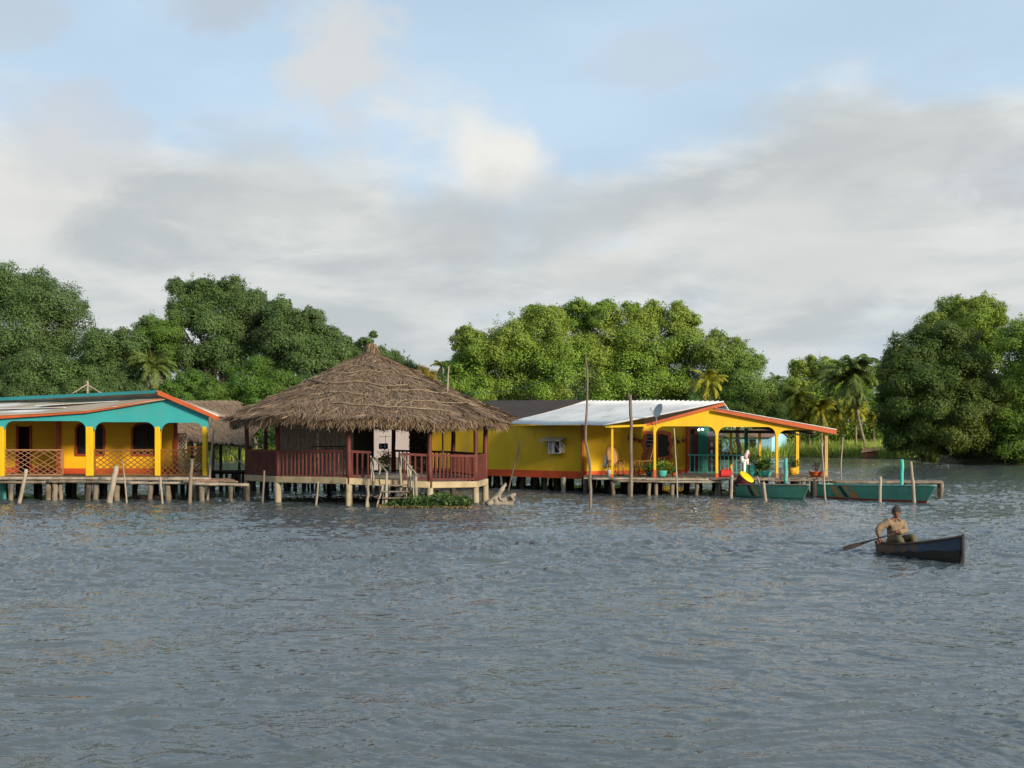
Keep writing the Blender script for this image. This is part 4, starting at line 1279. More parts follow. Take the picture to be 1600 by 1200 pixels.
# ------------------------------------------------------------------ thatched shed behind and its walkway
def thatch_shed():
    o = thing('thatched_shed', 'low thatched shed between the teal house and the round pavilion', 'shed', (X(340, 57), 57, 0))
    Ya, Yb = 55.2, 59.0
    A, B = at(262, 683, Ya), at(386, 692.0, Ya)
    A.z = 2.80; B.z = 2.50
    C, D = at(413, 664, Yb), at(262, 626.5, Yb)
    C1 = at(372, 628.5, Yb)
    # near slope: eave A->B, ridge D->C1, hip B-C-C1
    eave = [A.lerp(B, i / 12) + Vector((0, 0, random.uniform(-.06, .06))) for i in range(13)]
    ridge = [D.lerp(C1, i / 12) + Vector((0, 0, .06 * math.sin(i * 1.7))) for i in range(13)]
    b = MB()
    rows = [[e.lerp(r, k / 6) + Vector((0, 0, .03 * math.sin(k * 3 + j))) for j, (e, r) in enumerate(zip(eave, ridge))] for k in range(7)]
    for k in range(6): b.strip(rows[k], rows[k + 1])
    b.strip([p + Vector((0, .15, -.22)) for p in eave], eave)
    C = at(410, 664, 57.5)
    b.add([eave[-1], C, ridge[-1]], [(0, 1, 2)])
    far = [r + Vector((0, 3.8, -1.9)) for r in ridge]
    b.strip(ridge, far)
    b.add([C, far[-1], ridge[-1]], [(0, 1, 2)])
    rf = b.build('roof', THATCHB, o, smooth=False)
    rs = np.random.default_rng(8)
    n = 9000
    s = rs.random(n); t = rs.random(n)
    E0 = np.array(eave[0]); E1 = np.array(eave[-1]); R0 = np.array(ridge[0]); R1 = np.array(ridge[-1])
    Pp = (E0 * (1 - s[:, None]) + E1 * s[:, None]) * t[:, None] + (R0 * (1 - s[:, None]) + R1 * s[:, None]) * (1 - t[:, None])
    d = unit((E0 * (1 - s[:, None]) + E1 * s[:, None]) - (R0 * (1 - s[:, None]) + R1 * s[:, None]))
    nn = np.array([0, -.5, .85])
    Pp = Pp + nn * .05
    Dd = unit(d + rs.normal(0, .25, (n, 3)) * np.array([1, .3, .2]) + np.array([.25, 0, .05]))
    S1 = straw(Pp, Dd, unit(nn + .25 * rs.normal(size=(n, 3))), rs.uniform(.25, .7, (n, 1)), rs.uniform(.010, .026, (n, 1)))
    S = S1.reshape(-1, 3)
    np_mesh('straw_layer', S, np.arange(len(S)).reshape(-1, 4), THATCH2, rf)
    for u, Y, zt in ((276, 56, 2.9), (333, 56.0, 2.6), (345, 56.6, 2.7), (392, 57.5, 2.6), (374, 58.4, 2.7), (300, 58.8, 2.8)):
        b = MB(); b.stick((X(u, Y), Y, -.7), (X(u, Y), Y, zt), .085 if u != 333 else .11, .08, wob=.02); b.build('post', WOODD if u != 333 else WOOD, o, smooth=True)
    b = MB(); b.beam((X(345, 56.6), 56.6, 2.5), (X(410, 57.2), 57.2, 2.4), .1, .1); b.build('beam', WOODD, o)
    w = thing('walkway', 'dark narrow walkway on many piles leading from the shed to the pavilion', 'walkway', (X(360, 56), 56, 0))
    b = MB()
    for k in range(3):
        b.stick(at(300, 737 + k * .6, 55.6 + k * .35), at(600, 737 + k * .6, 55.6 + k * .35), .09, .09, wob=.05, seg=14)
    b.build('deck', WOODD, w, smooth=True)
    piles(w, [(u + random.uniform(-3, 3), 55.8 + random.uniform(-.5, .8), 1.0, random.uniform(.06, .12)) for u in range(318, 600, 9)], WOODD)


thatch_shed()

# ------------------------------------------------------------------ pale house behind the pavilion
def pale_house():
    Y = 60.5
    o = thing('pale_house', 'pale pink plastered house wall seen through the open pavilion', 'house', (X(610, Y), Y, 0))
    b = MB(); b.box((X(606, Y), Y + 2, 2.35), (X(672, Y) - X(540, Y), 4, 2.9)); b.build('wall', PINK, o)
    b = MB(); b.slab([(X(536, Y), Y - .3, 3.8), (X(676, Y), Y - .3, 3.8), (X(676, Y), Y + 2.2, 4.3), (X(536, Y), Y + 2.2, 4.3)], (0, 0, .06))
    b.slab([(X(536, Y), Y + 4.5, 3.8), (X(676, Y), Y + 4.5, 3.8), (X(676, Y), Y + 2.2, 4.3), (X(536, Y), Y + 2.2, 4.3)], (0, 0, .06)); b.build('roof', DROOF, o)
    b = MB(); b.box((X(600, 58.5), 58.6, .92), (6.5, 3.0, .12)); b.build('deck', WOODD, o)
    piles(o, [(u, 58 + random.uniform(0, 2), .9, .1) for u in range(540, 680, 12)], WOODD)
    b = MB(); b.box((X(610, Y), Y - .05, 1.35), (1.2, .10, .7)); b.build('wall_patch', mat('dark_plaster_patch', (.12, .09, .08), (.08, .06, .05)), o)
    # potted flowers on the back deck, blue radio on the rail
    pot = thing('potted_plant', 'dark plant with pink flowers behind the pavilion steps', 'plant', at(603, 738, 55.5), 'potted plants on the decks')
    c = at(603, 736, 55.5)
    b = MB(); b.lathe((c.x, c.y, c.z - .1), [(.14, 0), (.2, .3), (.22, .32), (.2, .30)], 12); b.build('pot', GREENP, pot, smooth=True)
    rs = np.random.default_rng(4)
    V, Q = leaf_quads(np.array([c.x, c.y, c.z + .62]) + rs.normal(0, .2, (500, 3)) * np.array([1, 1, .9]), unit(rs.normal(size=(500, 3))), .11, rs)
    np_mesh('foliage', V, Q, LEAF_R, pot)
    V, Q = leaf_quads(np.array([c.x, c.y - .1, c.z + .92]) + rs.normal(0, .16, (90, 3)), unit(rs.normal(size=(90, 3))), .10, rs)
    np_mesh('flowers', V, Q, leaf_mat('pink_flower', [(.35, .03, .06), (.45, .06, .10)], .2), pot)
    r = thing('radio', 'small blue radio with a thin aerial on the back rail of the pavilion', 'radio', at(599, 703, 52.9))
    p = at(599, 702, 52.85)
    b = MB(); b.box((p.x, p.y, p.z + .15), (.44, .16, .28)); b.build('case', BLUEBOX, r, bevel=.03)
    b = MB(); b.box((p.x - .1, p.y - .085, p.z + .16), (.06, .01, .16)); b.box((p.x + .08, p.y - .085, p.z + .16), (.08, .01, .14)); b.build('grille', WHITE, r)
    b = MB(); b.tube([(p.x + .1, p.y, p.z + .28), (p.x + .11, p.y, p.z + .68)], .012, 5); b.tube([(p.x - .2, p.y, p.z + .60), (p.x + .35, p.y, p.z + .64)], .010, 5); b.build('aerial', GREY, r)


pale_house()

# ------------------------------------------------------------------ right house (yellow, metal roof, porch)
def arch_v(u):
    return None


def right_house():
    o = thing('yellow_stilt_house', 'yellow stilt house with metal roof and arched orange edged porch right of the pavilion', 'house', (X(1000, 56), 56, 0))
    zf = .86
    A = Vector((X(910, 55), 55, 0)); B = Vector((X(1074, 59.5), 59.5, 0)); W = Vector((X(655, 61.8), 61.8, 0))
    sn = (A - W).cross(Vector((0, 0, 1))).normalized()
    # side wall with a window-unit
    b = MB(); b.curtain([W, A], [.86, .74], [3.50, 3.40], -sn * .12); b.build('side_wall', YELW, o)
    b = MB(); b.curtain([W + sn * .02, A + sn * .02], [.78, .66], [1.10, 1.05], -sn * .05); b.build('base_band', REDB, o)
    fn = (B - A).cross(Vector((0, 0, 1))).normalized()
    b = MB(); b.curtain([A, B], [.70, zf], [3.46, 4.15], -fn * .12); b.build('front_wall', YEL, o)
    b = MB(); b.curtain([A + fn * .02, B + fn * .02], [.72, zf], [1.06, 1.06], -fn * .04); b.build('base_band', REDB, o)
    b = MB(); b.box((A.x, A.y - .02, 2.05), (.12, .12, 2.7), .4); b.build('corner_board', ORG_, o)
    b = MB(); b.box((B.x, B.y - .03, 2.4), (.22, .22, 3.1), .6); b.build('corner_board', ORG_, o)
    # corrugated roof
    E1 = at(946, 665.5, 51.3); P1 = at(1131, 628.5, 51.3); P2 = at(919, 627.5, 58.5); E2 = at(783, 663.0, 58.5)
    ns, ntt = 330, 6
    V = []
    for j in range(ntt + 1):
        t = j / ntt
        for i in range(ns + 1):
            s = i / ns
            p = (E1.lerp(P1, t)).lerp(E2.lerp(P2, t), s)
            z = .075 * (1 - abs(math.sin(s * math.pi * 30)) ** .35) - .06 * math.sin(math.pi * t) + .02 * math.sin(s * 9 + t * 4)
            V.append((p.x, p.y, p.z + z))
    Q = [(j * (ns + 1) + i, j * (ns + 1) + i + 1, (j + 1) * (ns + 1) + i + 1, (j + 1) * (ns + 1) + i) for j in range(ntt) for i in range(ns)]
    rf = np_mesh('roof', V, Q, METAL, o)
    rf.modifiers.new('thick', 'SOLIDIFY').thickness = .03
    # far slope of the main roof
    Bk = at(1250, 655, 60.0)
    b = MB(); b.slab([P1 + Vector((0, .05, -.02)), P1 + Vector((1.0, 1.0, -1.15)), P2 + Vector((1.3, 1.2, -1.2)), P2], (0, 0, .04)); b.build('roof', METAL, o)
    # dark rear wing roof above the far end of the side wall
    D0, D1 = at(690, 661, 60), at(800, 661, 58.0)
    D2, D3 = at(912, 627.0, 62), at(765, 628, 65)
    b = MB(); b.slab([D0, D1, D2, D3], (0, 0, .08)); b.build('rear_roof', DROOF, o)
    # verge of the left slope, gable panel and right fascia
    Yg = 51.1
    b = MB(); a0, a1 = at(1008, 663.5, Yg), at(1132, 629.5, Yg)
    b.curtain([(a0.x, a0.y), (a1.x, a1.y)], [a0.z - .10, a1.z - .13], [a0.z + .03, a1.z + .02], (0, .08, 0)); b.build('fascia', ORG_, o)
    b = MB(); a0, a1 = at(946, 667, Yg), at(1010, 664.5, Yg)
    b.beam(a0, a1, .08, .10); b.build('fascia', YELC, o)
    a0, a1 = at(1117, 638.5, Yg - .1), at(1307, 673, Yg - .1)
    b = MB(); b.curtain([(a0.x, a0.y), (a1.x, a1.y)], [a0.z - .13, a1.z - .18], [a0.z, a1.z + .04], (0, .09, 0)); b.build('fascia', ORG_, o)
    # porch roof right half
    r0, r1 = at(1117, 637.6, Yg), at(1307, 671.5, Yg)
    b = MB()
    g0 = r0 + Vector((-.4, 8.0, .0)); g1 = r1 + Vector((-.8, 8.0, -.05))
    nn = 60; Vq = []; Fq = []
    for j in range(5):
        for i in range(nn + 1):
            p = r0.lerp(r1, j / 4).lerp(g0.lerp(g1, j / 4), i / nn)
            Vq.append((p.x, p.y, p.z + .02 * math.sin(i * 2.4)))
    Fq = [(j * (nn + 1) + i, j * (nn + 1) + i + 1, (j + 1) * (nn + 1) + i + 1, (j + 1) * (nn + 1) + i) for j in range(4) for i in range(nn)]
    prf = np_mesh('roof', Vq, Fq, METAL, o); prf.modifiers.new('thick', 'SOLIDIFY').thickness = .03
    b = MB()
    for k in range(5):
        t = (k + .5) / 5; p = r0.lerp(r1, t); b.beam(p + Vector((0, .2, -.10)), p + Vector((-.5, 7.8, -.10)), .08, .12)
    for yy in (2.0, 5.0): b.beam(r0 + Vector((-.2, yy, -.2)), r1 + Vector((-.4, yy, -.2)), .07, .1)
    b.build('rafters', WOODD, o)
    Yp = 51.25
    top = [(1018, 661.5), (1070, 648), (1118, 635.5), (1122, 639.5), (1200, 655), (1296, 673.5)]
    post_u = [1023, 1120, 1214, 1291]; hw = [2.0, 2.4, 2.4, 2.6]
    tv = [666, 667, 672]
    us = np.arange(1021, 1293.6, .5)
    pts, zb, zt = [], [], []
    for u in us:
        bot = None
        for i in range(3):
            a = post_u[i] + hw[i]; c = post_u[i + 1] - hw[i + 1]
            if a <= u <= c:
                e = min(u - a, c - u); rad = 13.0
                bot = tv[i] if e >= rad else tv[i] + 12 * (1 - math.sqrt(max(0, 1 - (1 - e / rad) ** 2)))
        if bot is None: bot = 681
        tpv = min(lerp_list(top, u), bot - 1.5)
        pts.append((X(u, Yp), Yp)); zb.append(at(u, bot, Yp).z); zt.append(at(u, tpv, Yp).z)
    b = MB(); b.curtain(pts, zb, zt, (0, .10, 0)); b.build('gable_panel', YEL, o)
    for u, w, z0 in ((956.5, .11, .55), (1023, .12, zf - .1), (1120, .13, .6), (1214, .13, .6), (1291, .15, .5)):
        b = MB(); zt_ = 3.26 if u < 1000 else 2.9
        b.box((X(u, Yp), Yp + .05, (z0 + .45 + zt_) / 2), (w, w, zt_ - z0 - .45)); b.build('porch_post', YELC if u < 1290 else mat('faded_post', (.50, .33, .10), (.36, .22, .10), .7, 3), o, bevel=.012)
        b = MB(); b.box((X(u, Yp), Yp + .05, z0 + .225), (w + .02, w + .02, .45)); b.build('post_foot', REDB if u < 1200 else mat('brown_foot', (.34, .17, .08), (.25, .12, .06)), o, bevel=.01)
    # back posts and back beam
    for u, Yb in ((1142, 58.5), (1187, 58.5), (1245.5, 57.2)):
        b = MB(); b.box((X(u, Yb), Yb, 1.95), (.17 if u > 1240 else .13, .15, 2.3)); b.build('porch_post', YELC, o, bevel=.012)
    b = MB(); b.beam((X(1115, 58.6), 58.6, 3.12), (X(1270, 57.0), 57.0, 3.05), .12, .16); b.build('back_beam', WOODD, o)
    for k, (u, v) in enumerate(((1160, 673), (1178, 674), (1190, 674), (1207, 674), (1236, 674), (1250, 675))):
        pass
    # inner doorway: green wall, near-black panel painted as the unlit opening
    Yi = 60.6
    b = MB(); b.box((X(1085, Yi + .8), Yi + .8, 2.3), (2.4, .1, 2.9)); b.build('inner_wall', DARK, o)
    b = MB(); b.box((X(1099, Yi), Yi, 2.2), (.62, .3, 2.7)); b.build('inner_wall', GREENP, o)
    b = MB(); b.box((X(1088, Yi), Yi - .1, 2.05), (.24, .06, 2.2)); b.build('door_curtain', mat('dark_red_cloth', (.12, .02, .018), (.07, .015, .012), .9, 6), o)
    b = MB(); b.box((X(1080.5, Yi), Yi + .1, 2.0), (.34, .05, 2.0)); b.build('door', mat('grey_green_door', (.09, .10, .08), (.05, .055, .045), .7, 2, (1, 1, 5)), o)
    b = MB(); b.box((X(1166, 57.5), 57.5, 2.0), (.17, .17, 2.5)); b.build('porch_post', GREENP, o, bevel=.012)
    # window with wavy frame on the front wall
    n = fn; d = (B - A).normalized()

    def onwall(u, off=0.0):
        # point of the front wall seen in photo column u
        k = (u - 800) / F
        t = (k * A.y - A.x) / ((B.x - A.x) - k * (B.y - A.y))
        p = A.lerp(B, t)
        return p + n * off
    w0, w1 = onwall(1006.5), onwall(1047); wm = (w0 + w1) / 2
    zb0, zt0 = at(0, 716, wm.y).z, at(0, 676.5, wm.y).z
    half = (w1 - w0).length / 2
    cz = (zb0 + zt0) / 2; hh = (zt0 - zb0) / 2
    outl = []
    for i in range(40):
        t = 2 * math.pi * i / 40
        sx = max(-1, min(1, 1.35 * math.cos(t))); sz = max(-1, min(1, 1.35 * math.sin(t)))
        wob = .10 * math.sin(3 * sz * 2.2 + .5) if abs(sx) > .98 else .05 * math.sin(5 * sx)
        outl.append((sx * (half + .12 + wob), sz * (hh + .10 + (wob if abs(sz) > .98 else 0))))
    b = MB()
    fpts = [wm + d * x + n * .04 + Vector((0, 0, cz + z)) for x, z in outl]
    ipts = [wm + d * (x / (half + .22) * (half - .06)) + n * .045 + Vector((0, 0, cz + z / (hh + .15) * (hh - .06))) for x, z in outl]
    b.strip(fpts + [fpts[0]], ipts + [ipts[0]])
    b.strip([p - n * .045 for p in fpts] + [fpts[0] - n * .045], fpts + [fpts[0]])
    wf = b.build('window', ORG_, o)
    b = MB(); b.curtain([wm - d * (half - .06) + n * .02, wm + d * (half - .06) + n * .02], [cz - hh + .06] * 2, [cz + hh - .06] * 2, n * .012); b.build('shade_backing', SHADEIN, wf)
    b = MB(); b.curtain([wm - d * .12 + n * .036, wm + d * .02 + n * .036], [cz - hh + .05] * 2, [cz + hh - .05] * 2, n * .012)
    b.build('mullion', ORG_, wf)
    b = MB()
    for k in range(6):
        z = cz - hh + .15 + k * .2
        b.beam(wm - d * (half - .08) + n * .05 + Vector((0, 0, z)), wm - d * .14 + n * .05 + Vector((0, 0, z)), .02, .03)
    b.build('louvre_slats', GREY, wf)
    b = MB(); b.beam(wm - d * (half) + n * .07 + Vector((0, 0, cz - hh - .02)), wm + d * half + n * .07 + Vector((0, 0, cz - hh - .02)), .12, .05); b.build('sill', ORG_, wf)
    # deck
    plank_deck(o, ((X(912, 51), 51.0, zf), (X(1297, 51), 51.0, zf), (X(1262, 59.5), 59.5, zf), (X(912, 57), 57, zf)), 55, WOOD)
    for u0, u1, v, m, r in ((925, 1010, 748, WOODL, .055), (1003, 1115, 749, WOODL, .06), (1108, 1200, 749, WOOD, .06), (1195, 1300, 750.5, WOOD, .055), (960, 1060, 752, WOOD, .05), (1020, 1130, 753, WOODL, .05)):
        b = MB(); b.stick(at(u0, v, 50.92), at(u1, v + .4, 50.92), r, r * .9, wob=.025, seg=8); b.build('edge_log', m, o, smooth=True)
    piles(o, [(u, 51.0 + random.uniform(0, .2), .68, random.uniform(.07, .11)) for u in (957, 984, 1014, 1025, 1051, 1088, 1120, 1124, 1150, 1255, 1262, 1291)], PILE)
    piles(o, [(u, Yq, .72, .13) for u, Yq in ((915, 54.4), (882, 56.5), (852, 57.3), (816, 58.5), (788, 59.4), (765, 60.0), (776, 60.2), (735, 61), (700, 61.5), (836, 58.6), (870, 57.6))], PILE)
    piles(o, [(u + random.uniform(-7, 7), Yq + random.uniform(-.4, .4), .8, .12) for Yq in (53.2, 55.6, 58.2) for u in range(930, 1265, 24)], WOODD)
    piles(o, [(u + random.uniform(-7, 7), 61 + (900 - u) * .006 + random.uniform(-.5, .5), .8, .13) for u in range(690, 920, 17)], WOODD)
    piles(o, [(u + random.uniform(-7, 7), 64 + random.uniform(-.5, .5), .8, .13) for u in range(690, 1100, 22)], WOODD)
    b = MB(); b.slab([(X(660, 61.9), 61.9, .74), (A.x, A.y + .1, .68), (B.x, B.y, .72), (X(1000, 66), 66, .72), (X(660, 66), 66, .74)], (0, 0, .06)); b.build('floor', WOODD, o)
    b = MB(); b.curtain([Vector((X(660, 66), 66, 0)), Vector((X(1075, 66), 66, 0))], [.8, .8], [3.6, 3.6], (0, .1, 0)); b.build('back_wall', YELW, o)
    # teal railing
    ra = (X(1075, 57.5), 57.4); rb = (X(1121, 57.0), 56.8); rc = (X(1161, 56.4), 56.4)
    rail(o, ra, rb, zf, zf, 1.0, TEALR, spacing=.21, post_r=.022, top=.07)
    rail(o, rb, rc, zf, zf, 1.0, TEALR, spacing=.21, post_r=.022, top=.07)
    # wall ornaments
    for u, v in ((983, 684), (992, 686), (999, 688), (1053, 686), (1059, 689), (1067, 687)):
        p = onwall(u, .06); p.z = at(0, v, p.y).z
        q = thing('wall_basket', {983: 'leftmost dark hanging basket on the yellow wall left of the window', 992: 'middle dark hanging basket on the yellow wall left of the window', 999: 'dark hanging basket on the yellow wall next to the window on its left',
                                  1053: 'dark hanging basket on the yellow wall next to the window on its right', 1059: 'lowest dark hanging basket on the yellow wall right of the window', 1067: 'dark hanging basket nearest the orange door edge'}[u],
                  'basket', p, 'hanging baskets on the yellow wall')
        b = MB(); b.lathe(p + Vector((0, 0, -.14)), [(.05, 0), (.10, .10), (.12, .2), (.10, .19)], 10); b.build('bowl', WICKERF, q, smooth=True)
        b = MB(); b.tube([p + Vector((-.11, 0, .06)), p + Vector((0, .02, .26)), p + Vector((.11, 0, .06))], .012, 5); b.build('hanger', WOODD, q)
    return o, onwall, A, W, sn


RH, onwall, RA, RW, RSN = right_house()


def window_unit():
    k = (873 - 800) / F
    t = (k * RW.y - RW.x) / ((RA.x - RW.x) - k * (RA.y - RW.y))
    p = RW.lerp(RA, t); z0 = at(0, 708, p.y).z; z1 = at(0, 690, p.y).z
    d = (RA - RW).normalized(); rz = math.atan2(d.y, d.x)
    o = thing('air_conditioner', 'white boxed air conditioner under a small awning on the yellow side wall', 'air conditioner', (p.x, p.y, z0))
    c = p + RSN * .18
    b = MB(); b.box((c.x, c.y, (z0 + z1) / 2), (.72, .40, z1 - z0), rz); b.build('body', GREY, o, bevel=.02)
    f = p + RSN * .40
    b = MB()
    zm = (z0 + z1) / 2
    for s in (-.35, .35): q = f + d * s; b.box((q.x, q.y, zm), (.045, .05, z1 - z0 + .05), rz)
    for z in (z0, z1): b.beam((f - d * .37) + Vector((0, 0, z)), (f + d * .37) + Vector((0, 0, z)), .05, .04)
    q = f - d * .06; b.box((q.x, q.y, zm), (.16, .03, z1 - z0 - .05), rz)
    b.build('frame', mat('chalky_white', (.50, .49, .46), (.38, .37, .34), .8, 5), o)
    g = MB(); q = f + d * .17 - RSN * .01; g.box((q.x, q.y, zm), (.30, .02, z1 - z0 - .05), rz); g.build('grille', DARK, o)  # near-black panel painted as the dark opening of the box
    g = MB(); g.beam(f + d * .02 + RSN * .02 + Vector((0, 0, z1)), f + d * .33 + RSN * .02 + Vector((0, 0, z0 + .12)), .03, .045); g.build('brace', WOODL, o)
    a = MB(); za = at(0, 685.5, p.y).z
    q = [p - d * .85 + Vector((0, 0, za + .05)), p + d * .50 + Vector((0, 0, za + .05)), p + d * .45 + RSN * .6 + Vector((0, 0, za - .12)), p - d * .9 + RSN * .6 + Vector((0, 0, za - .10))]
    a.slab(q, (0, 0, .03)); a.build('awning', METALO, o)
    b = MB(); b.beam(p - d * .7 + RSN * .05 + Vector((0, 0, za - .4)), p - d * .75 + RSN * .55 + Vector((0, 0, za - .1)), .04, .04); b.beam(p + d * .4 + RSN * .05 + Vector((0, 0, za - .4)), p + d * .4 + RSN * .55 + Vector((0, 0, za - .1)), .04, .04); b.build('bracket', WHITE, o)


window_unit()


def dish():
    c = at(1029, 642, 50.6)
    o = thing('satellite_dish', 'grey satellite dish above the left porch post', 'satellite dish', at(1024, 663, 50.95))
    rot = Vector((-.75, -.45, .35)).to_track_quat('Z', 'Y').to_matrix()
    b = MB()
    prof = [(.02, -.07), (.13, -.055), (.24, -.02), (.31, .03), (.305, .045), (.23, .0), (.12, -.035), (.02, -.05)]
    b.lathe(c, prof, 20, rot @ Matrix.Diagonal((1, 1.15, 1))); b.build('reflector', DISH, o, smooth=True)
    e = c + rot @ Vector((.05, -.1, .52))
    b = MB(); b.tube([c + rot @ Vector((0, -.36, .02)), e], .014, 5); b.build('feed_arm', GREY, o)
    b = MB(); b.box(e, (.07, .07, .10)); b.build('feed_horn', GREY, o, bevel=.01)
    b = MB(); b.tube([c + rot @ Vector((0, 0, -.07)), at(1026, 652, 50.8), at(1024, 665, 51.0)], .025, 6); b.build('mast', GREY, o)


dish()

# ------------------------------------------------------------------ porch things
def rocking_chair():
    o = thing('rocking_chair', 'cane rocking chair facing the water behind the left porch post', 'chair', (0, 0, 0), 'rocking chairs on the porch')
    b = MB(); b.box((0, -.02, .42), (.50, .48, .045)); b.build('seat', WICKER, o, bevel=.015)
    # backrest: arched panel leaning back
    def bp(x, h): return Vector((x, .22 + h * .30, .44 + h * .95))
    pts = [(-.22, 0), (-.25, .35), (-.25, .65), (-.19, .88), (-.08, .99), (0, 1.02), (.08, .99), (.19, .88), (.25, .65), (.25, .35), (.22, 0)]
    b = MB(); b.slab([bp(x * .9, h * .97) for x, h in pts], (0, .02, .005)); b.build('backrest', WICKER, o)
    b = MB(); b.tube([bp(x, h) for x, h in pts], .028, 7); b.build('back_frame', WICKERF, o, smooth=True)
    for s in (-1, 1):
        b = MB(); b.tube([(s * .27, .32, .68), (s * .31, .05, .68), (s * .30, -.22, .66), (s * .28, -.27, .60), (s * .27, -.22, .56)], .026, 7); b.build('armrest', WICKERF, o, smooth=True)
        b = MB(); b.tube([(s * .25, -.22, .08), (s * .27, -.22, .66)], .024, 7); b.build('leg', WICKERF, o, smooth=True)
        b = MB(); b.tube([(s * .25, .24, .07), (s * .25, .26, .45)], .024, 7); b.build('leg', WICKERF, o, smooth=True)
        b = MB(); b.tube([(s * .25, -.48, .12), (s * .25, -.25, .045), (s * .25, .0, .025), (s * .25, .3, .05), (s * .25, .62, .16)], .026, 7); b.build('rocker', WICKERF, o, smooth=True)
        b = MB()
        for k in range(3): b.tube([(s * .25, -.12 + k * .13, .40), (s * .29, -.12 + k * .13, .68)], .012, 5)
        b.build('side_spindles', WICKERF, o)
    b = MB()
    for k in range(5): b.tube([(-.2 + .1 * k, -.22, .12), (-.2 + .1 * k, -.22, .40)], .012, 5)
    b.tube([(-.25, -.22, .14), (.25, -.22, .14)], .018, 6); b.build('front_spindles', WICKERF, o)
    return o


rc = rocking_chair()
rc.location = (X(962, 53.3), 53.3, .88); rc.rotation_euler = (0, 0, R(18)); rc.scale = (1.12, 1.12, 1.08)
rc2 = copy_tree(rc)
rc2.location = (X(1002, 53.4), 53.4, .88); rc2.rotation_euler = (0, 0, R(-72))
rc2['label'] = 'cane rocking chair seen from the side in front of the wavy orange window'
p = at(947, 720, 54.0)
cush = thing('white_cloth', 'white cloth bundle hanging beside the left rocking chair', 'cloth', p)
b = MB(); b.stick(p + Vector((-.05, 0, -.35)), p + Vector((.05, 0, .28)), .10, .14, wob=.06, seg=5, n=9); b.build('folds', WHITE, cush, smooth=True)
p = at(952, 743, 52.2)
jar = thing('white_jar', 'small pale bucket on the deck beside the left porch post', 'bucket', p)
b = MB(); b.lathe((p.x, p.y, .87), [(.10, 0), (.12, .25), (.13, .34), (.11, .33)], 12); b.build('body', mat('pale_bucket', (.45, .44, .38), (.35, .33, .28)), jar, smooth=True)


def pot_plant(label, u, Y, rpot, hpot, mpot, nleaf, spread, hplant, mleaf, name='potted_plant', base=.87, leaf=.10, seed=1, flower=None, prof='bowl'):
    c = Vector((X(u, Y), Y, base))
    o = thing(name, label, 'plant', c, 'potted plants on the decks')
    if prof == 'bowl': pr = [(rpot * .6, 0), (rpot * .85, hpot * .35), (rpot, hpot * .9), (rpot * 1.08, hpot), (rpot * .95, hpot), (rpot * .9, hpot * .85)]
    else: pr = [(rpot * .75, 0), (rpot * .9, hpot * .5), (rpot, hpot), (rpot * .9, hpot), (rpot * .85, hpot * .9)]
    b = MB(); b.lathe(c, pr, 20); b.build('pot', mpot, o, smooth=True)
    rs = np.random.default_rng(seed)
    if nleaf:
        ks = rs.normal(size=(9, 3)) * np.array([spread * .55, spread * .55, hplant * .22])
        ci = rs.integers(0, 9, nleaf)
        P = np.array([c.x, c.y, c.z + hpot + hplant * .45]) + ks[ci] + rs.normal(size=(nleaf, 3)) * np.array([spread * .28, spread * .28, hplant * .16])
        P[:, 2] = np.maximum(P[:, 2], c.z + hpot * .55)
        V, Q = leaf_quads(P, unit(rs.normal(size=(nleaf, 3)) + np.array([0, -.3, .6])), leaf, rs)
        np_mesh('foliage', V, Q, mleaf, o)
        b = MB()
        for k in range(7):
            q = ks[k]; b.stick(c + Vector((0, 0, hpot * .7)), c + Vector((q[0], q[1], hpot + hplant * .45 + q[2])), .012, .008, wob=.02, n=5)
        b.build('stems', WOODD, o)
    if flower:
        P = np.array([c.x, c.y - spread * .3, c.z + hpot + hplant * .7]) + rs.normal(size=(40, 3)) * np.array([spread * .7, .1, hplant * .15])
        V, Q = leaf_quads(P, unit(rs.normal(size=(40, 3))), .07, rs); np_mesh('flowers', V, Q, flower, o)
    return o, c


YFL = leaf_mat('yellow_flower', [(.6, .40, .03), (.65, .5, .06)], .2)
pot_plant('teal pot with bushy green plant in front of the wavy orange window', 1034, 51.9, .26, .30, TEALPOT, 650, .44, .55, LEAF_F, seed=1, flower=YFL)
pot_plant('small leafy plant in a dark pot left of the wavy orange window', 1014, 52.6, .16, .22, GREENP, 320, .22, .42, LEAF_R, seed=6)
pot_plant('small leafy plant in a brown pot between the wavy window and the teal railing', 1054, 52.4, .15, .20, TERRA, 300, .20, .30, LEAF_F, seed=7)
pot_plant('low spreading plant in a dark green pot just left of the large bushy plant', 1186, 52.9, .18, .24, GREENP, 480, .30, .50, LEAF_R, seed=8)
pot_plant('large bushy plant in a teal pot by the third porch post', 1197, 51.9, .26, .28, TEALPOT, 1100, .46, .72, LEAF_F, seed=2)
pot_plant('yellow pot with a small dark plant beside the far yellow post', 1238, 54.6, .20, .38, YPOT, 240, .16, .50, LEAF_R, seed=3, prof='tub')
o_b, c_b = pot_plant('orange bowl with a bare twiggy shrub at the end of the porch', 1275, 51.8, .34, .26, TERRA, 0, .3, .5, LEAF_R, seed=4)
b = MB()
for k in range(6):
    a = c_b + Vector((0, 0, .2)); e = a + Vector((random.uniform(-.2, .2), random.uniform(-.1, .1), random.uniform(.35, .60)))
    b.stick(a, e, .022, .010, wob=.03, n=5)
    for j in range(2):
        b.stick(a.lerp(e, .6 + .2 * j), e + Vector((random.uniform(-.15, .15), 0, random.uniform(0, .15))), .012, .006, wob=.01, n=4)
b.build('stems', WOODD, o_b)

